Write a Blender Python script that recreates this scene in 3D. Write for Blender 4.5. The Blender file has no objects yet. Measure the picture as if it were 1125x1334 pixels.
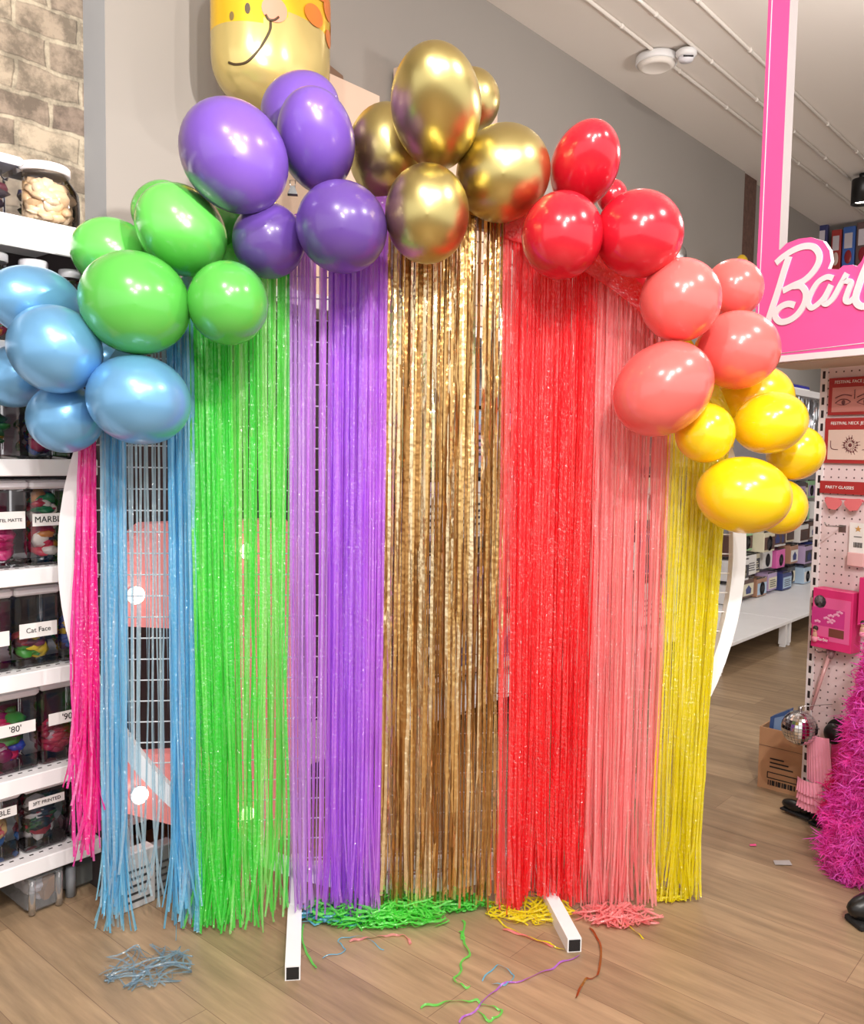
WORLD = 1.0
EXPO = 0.28
SPOTS = [((.7, -.5, 3.6), (0, 2.6, 1.2), 200), ((1.5, .1, 3.6), (.4, 2.6, 1.2), 110), ((-.5, .2, 3.6), (-.5, 2.6, 1.1), 110), ((2.2, 1.6, 3.6), (1.2, 3.2, .8), 110), ((.2, -1.8, 3.6), (0, 2.6, .8), 110)]
POINTS = [((2.3, 3.9, 2.9), 48), ((.3, -.6, 2.8), 60)]  # unseen fill lights, added to brighten the ceiling
import bpy, math, random
from mathutils import Vector, Matrix
rnd = random.Random(7)
PI = math.pi
scene = bpy.context.scene
COL = scene.collection

# ------------------------------------------------------------------ camera
FPX, CXP, CYP = 1125.0, 562.5, 667.0
CAMZ = 1.45
cd = bpy.data.cameras.new('camera'); cam = bpy.data.objects.new('camera', cd); COL.objects.link(cam)
cd.sensor_fit = 'HORIZONTAL'; cd.sensor_width = 36; cd.lens = 36; cd.clip_start = .05
CAMROT = Matrix.Rotation(math.radians(90 - 4.0), 3, 'X') @ Matrix.Rotation(math.radians(1.0), 3, 'Z')
cam.location = (0, 0, CAMZ); cam.rotation_euler = CAMROT.to_euler()
scene.camera = cam
RIGHT, UP, BACK = CAMROT @ Vector((1, 0, 0)), CAMROT @ Vector((0, 1, 0)), CAMROT @ Vector((0, 0, 1))

def ray(px, py):
    return CAMROT @ Vector(((px - CXP) / FPX, -(py - CYP) / FPX, -1.0))
def hit(px, py, P, n):
    d = ray(px, py); o = Vector((0, 0, CAMZ))
    return o + d * ((P - o).dot(n) / d.dot(n))
def floor_at(px, py):
    return hit(px, py, Vector((0, 0, 0)), Vector((0, 0, 1)))
def depth_of(p):
    return -(p - Vector((0, 0, CAMZ))).dot(BACK)

class Frame:
    """upright local frame: x along the face, y away from the viewer, z up"""
    def __init__(s, origin, ang):
        s.o = Vector(origin); s.a = ang
        s.x = Vector((math.cos(ang), math.sin(ang), 0)); s.y = Vector((-math.sin(ang), math.cos(ang), 0))
    def w(s, x, y, z):
        return s.o + s.x * x + s.y * y + Vector((0, 0, z))
    def px(s, px, py, d=0.0):
        p = hit(px, py, s.o + s.y * d, s.y) - s.o
        return p.dot(s.x), p.z
WALL = Frame((-1.25, 2.5, 0), math.radians(49))
RING = Frame((-.033, 2.65, 0), math.radians(8))
FIX = Frame((1.553, 3.5, 0), math.radians(-57))

# ------------------------------------------------------------------ materials
def lin(c):
    return tuple((x / 12.92 if x <= .04045 else ((x + .055) / 1.055) ** 2.4) for x in (v / 255 for v in c)) + (1,)
def nodes(name):
    m = bpy.data.materials.new(name); m.use_nodes = True
    nt = m.node_tree; nt.nodes.clear()
    return m, nt, nt.nodes.new, nt.links.new
def setin(node, **kw):
    for k, v in kw.items():
        node.inputs[k.replace('_', ' ')].default_value = v
def mat(name, c, rough=.5, metal=0., var=.06, scale=6., coat=0., sss=0., spec=.5, trans=0., emis=0., bump=0., bscale=0.):
    m, nt, N, L = nodes(name)
    out = N('ShaderNodeOutputMaterial'); b = N('ShaderNodeBsdfPrincipled')
    tc = N('ShaderNodeTexCoord'); nz = N('ShaderNodeTexNoise'); nz.inputs['Scale'].default_value = scale
    mp = N('ShaderNodeMapRange'); mp.inputs['To Min'].default_value = 1 - var; mp.inputs['To Max'].default_value = 1 + var
    mx = N('ShaderNodeVectorMath'); mx.operation = 'SCALE'; mx.inputs[0].default_value = lin(c)[:3]
    L(tc.outputs['Object'], nz.inputs['Vector']); L(nz.outputs['Fac'], mp.inputs['Value']); L(mp.outputs[0], mx.inputs['Scale'])
    L(mx.outputs[0], b.inputs['Base Color'])
    b.inputs['Roughness'].default_value = rough; b.inputs['Metallic'].default_value = metal
    b.inputs['Coat Weight'].default_value = coat; b.inputs['Coat Roughness'].default_value = .12
    b.inputs['Specular IOR Level'].default_value = spec
    if sss:
        b.inputs['Subsurface Weight'].default_value = sss; b.inputs['Subsurface Radius'].default_value = (.05, .05, .05)
        b.inputs['Subsurface Scale'].default_value = 1.0
    if emis:
        b.inputs['Emission Color'].default_value = lin(c); b.inputs['Emission Strength'].default_value = emis
    if bump:
        bp = N('ShaderNodeBump'); bp.inputs['Strength'].default_value = bump; bp.inputs['Distance'].default_value = .01
        nb = nz
        if bscale:
            nb = N('ShaderNodeTexNoise'); nb.inputs['Scale'].default_value = bscale; nb.inputs['Detail'].default_value = 1; L(tc.outputs['Object'], nb.inputs['Vector'])
        L(nb.outputs['Fac'], bp.inputs['Height']); L(bp.outputs[0], b.inputs['Normal'])
    L(b.outputs[0], out.inputs['Surface'])
    return m
def film(name, c, clear=.15, gloss=.10, rough=.16, trans=.5):
    """thin plastic tinsel: diffuse + translucent + some see-through + gloss"""
    m, nt, N, L = nodes(name)
    out = N('ShaderNodeOutputMaterial')
    tc = N('ShaderNodeTexCoord'); nz = N('ShaderNodeTexNoise'); nz.inputs['Scale'].default_value = 9
    mp = N('ShaderNodeMapRange'); mp.inputs['To Min'].default_value = .92; mp.inputs['To Max'].default_value = 1.08
    mx = N('ShaderNodeVectorMath'); mx.operation = 'SCALE'; mx.inputs[0].default_value = lin(c)[:3]
    L(tc.outputs['Object'], nz.inputs['Vector']); L(nz.outputs['Fac'], mp.inputs['Value']); L(mp.outputs[0], mx.inputs['Scale'])
    d = N('ShaderNodeBsdfDiffuse'); t = N('ShaderNodeBsdfTranslucent'); tr = N('ShaderNodeBsdfTransparent'); g = N('ShaderNodeBsdfGlossy')
    L(mx.outputs[0], d.inputs['Color']); L(mx.outputs[0], t.inputs['Color'])
    tr.inputs['Color'].default_value = tuple(.35 + .65 * x for x in lin(c)[:3]) + (1,)
    g.inputs['Roughness'].default_value = rough
    n2 = N('ShaderNodeTexNoise'); n2.inputs['Scale'].default_value = 85; n2.inputs['Detail'].default_value = 2; L(tc.outputs['Object'], n2.inputs['Vector'])
    bp = N('ShaderNodeBump'); bp.inputs['Strength'].default_value = 1.; bp.inputs['Distance'].default_value = .012; L(n2.outputs['Fac'], bp.inputs['Height']); L(bp.outputs[0], g.inputs['Normal'])
    m1 = N('ShaderNodeMixShader'); m1.inputs[0].default_value = trans; L(d.outputs[0], m1.inputs[1]); L(t.outputs[0], m1.inputs[2])
    m2 = N('ShaderNodeMixShader'); m2.inputs[0].default_value = clear; L(m1.outputs[0], m2.inputs[1]); L(tr.outputs[0], m2.inputs[2])
    m3 = N('ShaderNodeMixShader'); m3.inputs[0].default_value = gloss; L(m2.outputs[0], m3.inputs[1]); L(g.outputs[0], m3.inputs[2])
    L(m3.outputs[0], out.inputs['Surface'])
    return m
def clearplastic(name, tint=(255, 255, 255), milky=0., rough=.05, gl=.12):
    m, nt, N, L = nodes(name)
    out = N('ShaderNodeOutputMaterial'); tr = N('ShaderNodeBsdfTransparent'); tr.inputs['Color'].default_value = lin(tint)
    g = N('ShaderNodeBsdfGlossy'); g.inputs['Roughness'].default_value = rough
    fr = N('ShaderNodeFresnel'); fr.inputs['IOR'].default_value = 1.4
    ad = N('ShaderNodeMath'); ad.operation = 'ADD'; ad.inputs[1].default_value = gl * .3; L(fr.outputs[0], ad.inputs[0])
    mx = N('ShaderNodeMixShader'); L(ad.outputs[0], mx.inputs[0]); L(tr.outputs[0], mx.inputs[1]); L(g.outputs[0], mx.inputs[2])
    last = mx
    if milky:
        d = N('ShaderNodeBsdfDiffuse'); d.inputs['Color'].default_value = (.8, .82, .84, 1)
        m2 = N('ShaderNodeMixShader'); m2.inputs[0].default_value = milky
        L(mx.outputs[0], m2.inputs[1]); L(d.outputs[0], m2.inputs[2]); last = m2
    L(last.outputs[0], out.inputs['Surface'])
    return m

M = {}
M['white_paint'] = mat('white_paint', (225, 224, 224), .45)
M['white_metal'] = mat('white_metal', (238, 238, 240), .35)
M['white_plastic'] = mat('white_plastic', (232, 230, 236), .35)
M['label'] = mat('label_paper', (240, 238, 236), .6)
M['ink'] = mat('ink', (25, 23, 25), .6)
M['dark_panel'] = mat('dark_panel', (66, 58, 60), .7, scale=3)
M['dark_gap'] = mat('dark_gap', (38, 33, 33), .8)
M['steel'] = mat('steel', (190, 188, 186), .3, 1.)
M['carton'] = mat('carton', (176, 134, 98), .8)
M['carton_pale'] = mat('carton_pale', (205, 178, 158), .8)
M['carton_dark'] = mat('carton_dark', (120, 92, 74), .85)
M['clear'] = clearplastic('clear_plastic', (240, 240, 242))
M['milky'] = clearplastic('milky_plastic', (236, 238, 242), .16, .2)
M['black'] = mat('black_fabric', (22, 21, 23), .8)
M['black_shiny'] = mat('black_shiny', (18, 17, 18), .35)
M['pink_sign'] = mat('pink_sign', (243, 92, 166), .45, var=.02)
M['sign_white'] = mat('sign_white', (236, 226, 232), .5, var=.02)
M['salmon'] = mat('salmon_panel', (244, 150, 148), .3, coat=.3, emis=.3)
M['bulb'] = mat('bulb_glow', (255, 225, 205), .4, emis=6.)
M['bulb_red'] = mat('red_bulb_glow', (255, 110, 90), .4, emis=2.5)
M['lamp'] = mat('lamp_glow', (255, 248, 240), .4, emis=12.)
M['grey_tub'] = mat('grey_tub', (104, 108, 106), .5)
M['silver'] = mat('silver_mirror', (225, 225, 228), .06, 1., var=.1, scale=40)
M['skin'] = mat('skin', (205, 158, 135), .5, sss=.1)
M['hair'] = mat('hair', (50, 36, 28), .6)
M['pink_fabric'] = mat('pink_fabric', (240, 158, 182), .7)
M['magenta'] = mat('magenta_plastic', (208, 62, 120), .35)
M['hot_pink_box'] = mat('hot_pink_box', (222, 52, 122), .4)
M['pink_card'] = mat('pink_card', (232, 100, 160), .4)
M['red_card'] = mat('red_card', (170, 48, 48), .5)
M['beige_card'] = mat('beige_card', (222, 198, 186), .5)
M['blush_card'] = mat('blush_card', (205, 140, 132), .5)
def C(c, rough=.45):
    k = 'c%d_%d_%d_%d' % (c + (int(rough * 100),))
    if k not in M: M[k] = mat('plastic_' + k, c, rough)
    return M[k]

# ------------------------------------------------------------------ mesh builder
class MB:
    def __init__(s): s.v = []; s.f = []; s.m = []; s.sm = []
    def add(s, vs, fs, mi=0, smooth=False):
        b = len(s.v); s.v += [tuple(v) for v in vs]
        for f in fs: s.f.append(tuple(b + i for i in f)); s.m.append(mi); s.sm.append(smooth)
    def box(s, x0, x1, y0, y1, z0, z1, mi=0, bev=0.):
        if bev <= 0:
            vs = [(x, y, z) for z in (z0, z1) for y in (y0, y1) for x in (x0, x1)]
            s.add(vs, [(0, 2, 3, 1), (4, 5, 7, 6), (0, 1, 5, 4), (2, 6, 7, 3), (0, 4, 6, 2), (1, 3, 7, 5)], mi); return
        b = min(bev, (x1 - x0) * .45, (y1 - y0) * .45, (z1 - z0) * .45)
        def ring(i, z):
            pts = []
            for cx, cy, a0 in ((x1, y1, 0), (x0, y1, 90), (x0, y0, 180), (x1, y0, 270)):
                sx = -1 if cx == x1 else 1; sy = -1 if cy == y1 else 1
                for k in range(4):
                    a = math.radians(a0 + k * 30); r = b - i
                    pts.append((cx + sx * b + r * math.cos(a), cy + sy * b + r * math.sin(a), z))
            return pts
        rs = [ring(b * .7, z0), ring(0, z0 + b * .6), ring(0, z1 - b * .6), ring(b * .7, z1)]
        n = 16; vs = sum(rs, []); fs = [tuple(range(n - 1, -1, -1)), tuple(range(3 * n, 4 * n))]
        for k in range(3):
            for i in range(n): fs.append((k * n + i, k * n + (i + 1) % n, (k + 1) * n + (i + 1) % n, (k + 1) * n + i))
        s.add(vs, fs, mi)
    def tube(s, pts, r, n=8, mi=0, caps=True, closed=False, flat=1.0):
        pts = [Vector(p) for p in pts]; N = len(pts); rs = r if isinstance(r, (list, tuple)) else [r] * N
        vs = []; fs = []; ref = None
        for i, p in enumerate(pts):
            if closed: t = pts[(i + 1) % N] - pts[i - 1]
            else: t = pts[min(i + 1, N - 1)] - pts[max(i - 1, 0)]
            t.normalize()
            if ref is None:
                ref = Vector((0, 0, 1)) if abs(t.z) < .9 else Vector((1, 0, 0))
            a = t.cross(ref).normalized(); b = a.cross(t).normalized(); ref = b
            for k in range(n):
                an = 2 * PI * k / n
                vs.append(p + a * (math.cos(an) * rs[i]) + b * (math.sin(an) * rs[i] * flat))
        for i in range(N if closed else N - 1):
            j = (i + 1) % N
            for k in range(n): fs.append((i * n + k, i * n + (k + 1) % n, j * n + (k + 1) % n, j * n + k))
        if caps and not closed: fs += [tuple(range(n - 1, -1, -1)), tuple((N - 1) * n + k for k in range(n))]
        s.add(vs, fs, mi, n > 4)
    def lathe(s, prof, n=24, mi=0, o=(0, 0, 0), sx=1., sy=1., smooth=True):
        vs = []; fs = []; P = len(prof)
        for r, z in prof:
            for k in range(n):
                a = 2 * PI * k / n; vs.append((o[0] + r * math.cos(a) * sx, o[1] + r * math.sin(a) * sy, o[2] + z))
        for i in range(P - 1):
            for k in range(n): fs.append((i * n + k, i * n + (k + 1) % n, (i + 1) * n + (k + 1) % n, (i + 1) * n + k))
        if prof[0][0] > 1e-5: fs.append(tuple(range(n - 1, -1, -1)))
        if prof[-1][0] > 1e-5: fs.append(tuple((P - 1) * n + k for k in range(n)))
        s.add(vs, fs, mi, smooth)
    def blob(s, c, r, mi=0, n=10, m=6, rot=None):
        vs = []; fs = []; r = Vector(r); c = Vector(c)
        for i in range(m + 1):
            th = PI * i / m
            for k in range(n):
                a = 2 * PI * k / n
                p = Vector((r.x * math.sin(th) * math.cos(a), r.y * math.sin(th) * math.sin(a), r.z * math.cos(th)))
                if rot is not None: p = rot @ p
                vs.append(c + p)
        for i in range(m):
            for k in range(n): fs.append((i * n + k, (i + 1) * n + k, (i + 1) * n + (k + 1) % n, i * n + (k + 1) % n))
        s.add(vs, fs, mi, True)
    def prism(s, poly, y0, y1, mi=0, side=None):
        """polygon in x,z pushed from y0 to y1"""
        a = sum(poly[i][0] * poly[(i + 1) % len(poly)][1] - poly[(i + 1) % len(poly)][0] * poly[i][1] for i in range(len(poly)))
        if a < 0: poly = poly[::-1]
        n = len(poly)
        vs = [(x, y0, z) for x, z in poly] + [(x, y1, z) for x, z in poly]
        s.add(vs, [tuple(range(n)), tuple(range(2 * n - 1, n - 1, -1))], mi)
        s.add(vs, [(i, i + n, (i + 1) % n + n, (i + 1) % n) for i in range(n)], mi if side is None else side)
    def ribbon(s, pts, dirs, w, mi=0):
        b = len(s.v)
        for p, d in zip(pts, dirs):
            s.v.append(tuple(Vector(p) - d * (w / 2))); s.v.append(tuple(Vector(p) + d * (w / 2)))
        for i in range(len(pts) - 1):
            s.f.append((b + 2 * i, b + 2 * i + 1, b + 2 * i + 3, b + 2 * i + 2)); s.m.append(mi); s.sm.append(True)
    def build(s, name, mats, parent=None, loc=None, rotz=None):
        me = bpy.data.meshes.new(name); me.from_pydata(s.v, [], s.f)
        for m in (mats if isinstance(mats, (list, tuple)) else [mats]): me.materials.append(m)
        me.polygons.foreach_set('material_index', s.m); me.polygons.foreach_set('use_smooth', s.sm); me.update()
        o = bpy.data.objects.new(name, me); COL.objects.link(o)
        if parent is not None: o.parent = parent
        if loc is not None: o.location = loc
        if rotz is not None: o.rotation_euler = (0, 0, rotz)
        return o
def tag(o, label=None, cat=None, group=None, kind=None):
    for k, v in (('label', label), ('category', cat), ('group', group), ('kind', kind)):
        if v: o[k] = v
    return o
def thing(name, label, cat, loc=(0, 0, 0), rotz=0., group=None):
    o = bpy.data.objects.new(name, None); COL.objects.link(o); o.empty_display_size = .1
    o.location = loc; o.rotation_euler = (0, 0, rotz)
    return tag(o, label, cat, group)
def text(s, size, name, m, parent, loc, rot=(PI / 2, 0, 0), align='CENTER', ext=.0006, sx=1., shear=0.):
    cu = bpy.data.curves.new(name, 'FONT'); cu.body = s; cu.size = size; cu.align_x = align; cu.align_y = 'CENTER'; cu.extrude = ext; cu.resolution_u = 3; cu.shear = shear
    tmp = bpy.data.objects.new(name, cu); COL.objects.link(tmp); bpy.context.view_layer.update()
    me = bpy.data.meshes.new_from_object(tmp.evaluated_get(bpy.context.evaluated_depsgraph_get())); bpy.data.objects.remove(tmp); bpy.data.curves.remove(cu)
    me.materials.clear(); me.materials.append(m); me.name = name; o = bpy.data.objects.new(name, me); COL.objects.link(o)
    o.parent = parent; o.location = loc; o.rotation_euler = rot; o.scale = (sx, 1, 1)
    return o
def smooth_path(pts, k=6):
    pts = [Vector(p) for p in pts]; out = []
    for i in range(len(pts) - 1):
        p0, p1, p2, p3 = pts[max(i - 1, 0)], pts[i], pts[i + 1], pts[min(i + 2, len(pts) - 1)]
        for j in range(k):
            t = j / k
            out.append(.5 * ((2 * p1) + (p2 - p0) * t + (2 * p0 - 5 * p1 + 4 * p2 - p3) * t * t + (3 * p1 - p0 - 3 * p2 + p3) * t ** 3))
    out.append(pts[-1]); return out

def lerp(a, e, k): return a + (e - a) * k
# ------------------------------------------------------------------ setting
H = 3.92
def floor_mat():
    m, nt, N, L = nodes('wood_planks')
    out = N('ShaderNodeOutputMaterial'); b = N('ShaderNodeBsdfPrincipled'); tc = N('ShaderNodeTexCoord')
    mp = N('ShaderNodeMapping'); mp.inputs['Rotation'].default_value = (0, 0, PI / 2); L(tc.outputs['Object'], mp.inputs['Vector'])
    br = N('ShaderNodeTexBrick'); br.offset = .37; br.inputs['Scale'].default_value = 1
    br.inputs['Brick Width'].default_value = 1.2; br.inputs['Row Height'].default_value = .18; br.inputs['Mortar Size'].default_value = .0012
    br.inputs['Color1'].default_value = lin((170, 145, 115)); br.inputs['Color2'].default_value = lin((149, 125, 98)); br.inputs['Mortar'].default_value = lin((128, 103, 82))
    br.inputs['Bias'].default_value = .1
    L(mp.outputs[0], br.inputs['Vector'])
    m2 = N('ShaderNodeMapping'); m2.inputs['Scale'].default_value = (1.6, 16, 1); L(mp.outputs[0], m2.inputs['Vector'])
    nz = N('ShaderNodeTexNoise'); nz.inputs['Scale'].default_value = 1.6; nz.inputs['Detail'].default_value = 7; nz.inputs['Roughness'].default_value = .62; L(m2.outputs[0], nz.inputs['Vector'])
    cr = N('ShaderNodeMapRange'); cr.inputs['From Min'].default_value = .3; cr.inputs['From Max'].default_value = .7; cr.inputs['To Min'].default_value = .66; cr.inputs['To Max'].default_value = 1.18; L(nz.outputs['Fac'], cr.inputs['Value'])
    sc = N('ShaderNodeVectorMath'); sc.operation = 'SCALE'; L(br.outputs['Color'], sc.inputs[0]); L(cr.outputs[0], sc.inputs['Scale'])
    L(sc.outputs[0], b.inputs['Base Color']); b.inputs['Roughness'].default_value = .38; b.inputs['Specular IOR Level'].default_value = .4
    L(b.outputs[0], out.inputs['Surface']); return m
def brick_mat():
    m, nt, N, L = nodes('old_bricks')
    out = N('ShaderNodeOutputMaterial'); b = N('ShaderNodeBsdfPrincipled'); tc = N('ShaderNodeTexCoord')
    mp = N('ShaderNodeMapping'); mp.inputs['Rotation'].default_value = (-PI / 2, 0, 0); L(tc.outputs['Object'], mp.inputs['Vector'])
    n1 = N('ShaderNodeTexNoise'); n1.inputs['Scale'].default_value = 7; n1.inputs['Detail'].default_value = 4; L(mp.outputs[0], n1.inputs['Vector'])
    dv = N('ShaderNodeVectorMath'); dv.operation = 'SCALE'; dv.inputs['Scale'].default_value = .05; L(n1.outputs['Color'], dv.inputs[0])
    av = N('ShaderNodeVectorMath'); av.operation = 'ADD'; L(mp.outputs[0], av.inputs[0]); L(dv.outputs[0], av.inputs[1])
    br = N('ShaderNodeTexBrick'); br.inputs['Scale'].default_value = 1; br.inputs['Brick Width'].default_value = .235; br.inputs['Row Height'].default_value = .105
    br.inputs['Mortar Size'].default_value = .012; br.inputs['Mortar Smooth'].default_value = .6
    br.inputs['Color1'].default_value = lin((166, 152, 132)); br.inputs['Color2'].default_value = lin((112, 95, 86)); br.inputs['Mortar'].default_value = lin((170, 158, 138)); br.inputs['Bias'].default_value = -.15
    L(av.outputs[0], br.inputs['Vector'])
    n2 = N('ShaderNodeTexNoise'); n2.inputs['Scale'].default_value = 11; n2.inputs['Detail'].default_value = 8; n2.inputs['Roughness'].default_value = .7; L(mp.outputs[0], n2.inputs['Vector'])
    r2 = N('ShaderNodeMapRange'); r2.inputs['From Min'].default_value = .40; r2.inputs['From Max'].default_value = .58; r2.inputs['To Min'].default_value = .5; r2.inputs['To Max'].default_value = 1.06; L(n2.outputs['Fac'], r2.inputs['Value'])
    sc = N('ShaderNodeVectorMath'); sc.operation = 'SCALE'; L(br.outputs['Color'], sc.inputs[0]); L(r2.outputs[0], sc.inputs['Scale'])
    L(sc.outputs[0], b.inputs['Base Color']); b.inputs['Roughness'].default_value = .95
    ad = N('ShaderNodeMath'); ad.operation = 'SUBTRACT'; L(n2.outputs['Fac'], ad.inputs[0]); L(br.outputs['Fac'], ad.inputs[1])
    bp = N('ShaderNodeBump'); bp.inputs['Strength'].default_value = .6; bp.inputs['Distance'].default_value = .012; L(ad.outputs[0], bp.inputs['Height']); L(bp.outputs[0], b.inputs['Normal'])
    L(b.outputs[0], out.inputs['Surface']); return m
M['floor'] = floor_mat(); M['brick'] = brick_mat()
M['wall_grey'] = mat('grey_wall_paint', (144, 138, 132), .85, var=.03, scale=2)
M['wall_step'] = mat('step_plaster', (160, 162, 166), .85, var=.05)
M['ceil'] = mat('ceiling_paint', (230, 223, 215), .9, var=.02, scale=1)
def struct(name, mb, m, fr=None):
    o = mb.build(name, m, None, fr.o if fr else None, fr.a if fr else None); o['kind'] = 'structure'; return o

TA = WALL.px(138, 200, .45)[0]                      # where the grey wall begins, just right of the bare bricks
TB = WALL.px(967, 300, .45)[0]
b = MB(); b.box(-6, 12, -7, 1.0, -.1, 0); struct('floor', b, M['floor'], WALL)
b = MB(); b.box(-6, 12, -7, 1.0, H, H + .1); struct('ceiling', b, M['ceil'], WALL)
b = MB(); b.box(-3.0, TA + .02, .61, .80, 0, H); struct('wall_brick', b, M['brick'], WALL)
b = MB(); b.box(TA, TB, .45, .80, 0, H, 0)
o = struct('wall_back', b, [M['wall_grey'], M['wall_step']], WALL)
o.data.polygons[4].material_index = 1
b = MB(); b.box(TB, TB + .30, .46, .80, 0, H); o = struct('pillar_brick', b, mat('dark_brick', (92, 66, 56), .9, var=.5, scale=22, bump=.8), WALL)
b = MB(); b.box(TB + .30, TB + 2.5, .5, .8, 0, H); struct('wall_corner', b, M['wall_grey'], WALL)
b = MB(); b.box(TB + 2.5, TB + 2.65, -6, .8, 0, H); struct('wall_far', b, M['wall_grey'], WALL)
# surface conduits on the ceiling, running along the wall
for pa in ((780, 8), (845, 8), (913, 2)):
    p = hit(pa[0], pa[1], Vector((0, 0, H)), Vector((0, 0, 1))) - WALL.o
    d = p.dot(WALL.y); c = MB(); c.tube([WALL.w(-3, d, H - .012), WALL.w(TB + 2.4, d, H - .012)], .011, 8)
    for k in range(12):
        q = WALL.w(-1 + k * .75, d, H - .012); c.tube([q - WALL.x * .012, q + WALL.x * .012], .015, 8)
    o = c.build('ceiling_conduit', M['ceil'])
    tag(o, {780: 'ceiling conduit nearest the grey wall, passing the round speaker', 845: 'middle ceiling conduit with the smoke detector on it', 913: 'ceiling conduit furthest from the grey wall'}[pa[0]], 'conduit', 'conduits on the ceiling')
def ceil_pt(px, py, z=H): return hit(px, py, Vector((0, 0, z)), Vector((0, 0, 1)))
p = ceil_pt(855, 72); t = thing('ceiling_speaker', 'round white ceiling speaker beside the smoke detector', 'speaker', (p.x, p.y, H))
b = MB(); b.lathe([(.10, -.0), (.125, -.012), (.128, -.05), (.122, -.055)], 32); b.build('rim', M['white_paint'], t)
b = MB(); b.lathe([(.118, -.055), (.10, -.075), (.085, -.08), (.08, -.076), (.0, -.078)], 32); b.build('grille', M['ceil'], t)
p = ceil_pt(894, 60); t = thing('smoke_detector', 'small round smoke detector on the ceiling conduit', 'smoke detector', (p.x, p.y, H - .023))
b = MB(); b.lathe([(.05, 0), (.062, -.01), (.062, -.03), (.05, -.045)], 24); b.build('base', M['white_paint'], t)
b = MB(); b.lathe([(.046, -.045), (.04, -.065), (.0, -.07)], 24); b.build('sensor_cap', M['white_plastic'], t)
b = MB(); b.box(-.03, .03, -.049, -.043, -.058, -.05); b.build('vent_slot', M['ink'], t)
p = ceil_pt(838, -14); t = thing('recessed_downlight', 'glowing round downlight at the top edge above the red balloons', 'light', (p.x, p.y, H))
b = MB(); b.lathe([(.08, 0), (.09, -.008), (.075, -.012), (.07, -.004)], 32); b.build('bezel', M['white_paint'], t)
b = MB(); b.lathe([(.068, -.004), (.0, -.004)], 32); b.build('lens', M['lamp'], t)
p = ceil_pt(1124, 226); t = thing('ceiling_spotlight', 'black cylinder spotlight under the ceiling at the right edge', 'light', (p.x, p.y, H))
b = MB(); b.lathe([(.03, 0), (.03, -.05)], 16); b.build('mount', M['black_shiny'], t)
b = MB(); b.lathe([(.0, -.05), (.085, -.05), (.088, -.06), (.088, -.26), (.078, -.26), (.07, -.22)], 28); b.build('housing', M['black_shiny'], t)
b = MB(); b.lathe([(.0, -.232), (.074, -.232)], 28); b.build('lens', M['lamp'], t)
# ------------------------------------------------------------------ white shelf unit at the left, along the wall
SZ = [2.105, 1.745, 1.405, 1.08, .768, .452, .185]
ORD = ['top', 'second', 'third', 'fourth', 'fifth', 'sixth', 'lowest']
T0, T1 = -.75, WALL.px(128, 740, 0)[0]
b = MB(); b.box(T0, T1, .40, .43, 0, 2.12)
tag(b.build('shelf_back_panel', M['dark_panel'], None, WALL.o, WALL.a), 'dark back panel behind the shelves of jars', 'panel')
for i, z in enumerate(SZ):
    t = thing('shelf_board', 'white shelf board, %s of the left shelving%s' % (ORD[i] if i else 'topmost', ', holding jars'), 'shelf', tuple(WALL.w(0, 0, z)), WALL.a, 'white shelf boards of the left shelving')
    b = MB(); b.box(T0, T1 - .004, .0, .398, -.022, 0); b.build('board', M['white_metal'], t)
    b = MB(); b.box(T0, T1 - .004, -.012, 0, -.048 if i else -.088, .002, bev=.004); b.build('front_lip', M['white_metal'], t)
    b = MB(); x = T0 + .02
    while x < T1 - .03:
        b.box(x, x + .012, .03, .036, .0, .0008); x += .03
    b.build('slot_row', M['dark_gap'], t)
for x in (T1, ):
    b = MB(); b.box(x + .001, x + .03, .0, .43, .0, 2.1)
    tag(b.build('shelf_side_panel', M['dark_panel'], None, WALL.o, WALL.a), 'dark end panel closing the left shelving behind the pink fringe', 'panel')

def contents(mb, w, d, h, n, ncol, R, lo=.006, rr=(.027, .046)):
    for k in range(n):
        r = R.uniform(*rr)
        rot = Matrix.Rotation(R.uniform(0, PI), 3, 'X') @ Matrix.Rotation(R.uniform(0, PI), 3, 'Y')
        q = R.random()
        x, y = R.uniform(-w / 2 + r + .004, w / 2 - r - .004), R.uniform(-d / 2 + r + .004, d / 2 - r - .004)
        z = lo + r + (h - r * 1.5) * R.random()
        mb.blob((x, y, z), (r * R.uniform(.8, 1.1), r * R.uniform(.28, .5), r * R.uniform(.45, 1.0)), R.randrange(ncol), 6, 4, rot)
PINKS = [(196, 40, 110), (215, 70, 135), (170, 30, 90)]
MIX = [(190, 40, 60), (235, 225, 215), (40, 130, 70), (40, 35, 40), (220, 140, 60), (170, 40, 80)]
DOTS = [(200, 40, 90), (40, 70, 170), (50, 140, 60), (225, 205, 215), (120, 30, 80)]
CARS = [(130, 35, 70), (90, 30, 60), (240, 205, 40), (60, 150, 50), (160, 40, 60)]
NAVY = [(40, 55, 140), (90, 35, 50), (70, 90, 170), (50, 40, 50), (150, 90, 90)]
CREAM = [(228, 196, 156), (214, 178, 134), (235, 208, 172)]
BW = [(30, 28, 32), (225, 222, 220), (170, 30, 60), (45, 42, 48), (60, 100, 60)]
BLUEP = [(60, 110, 180), (220, 110, 120), (225, 190, 130), (200, 50, 80)]
GREENY = [(40, 130, 60), (225, 180, 70), (235, 210, 150), (30, 90, 50)]
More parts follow.
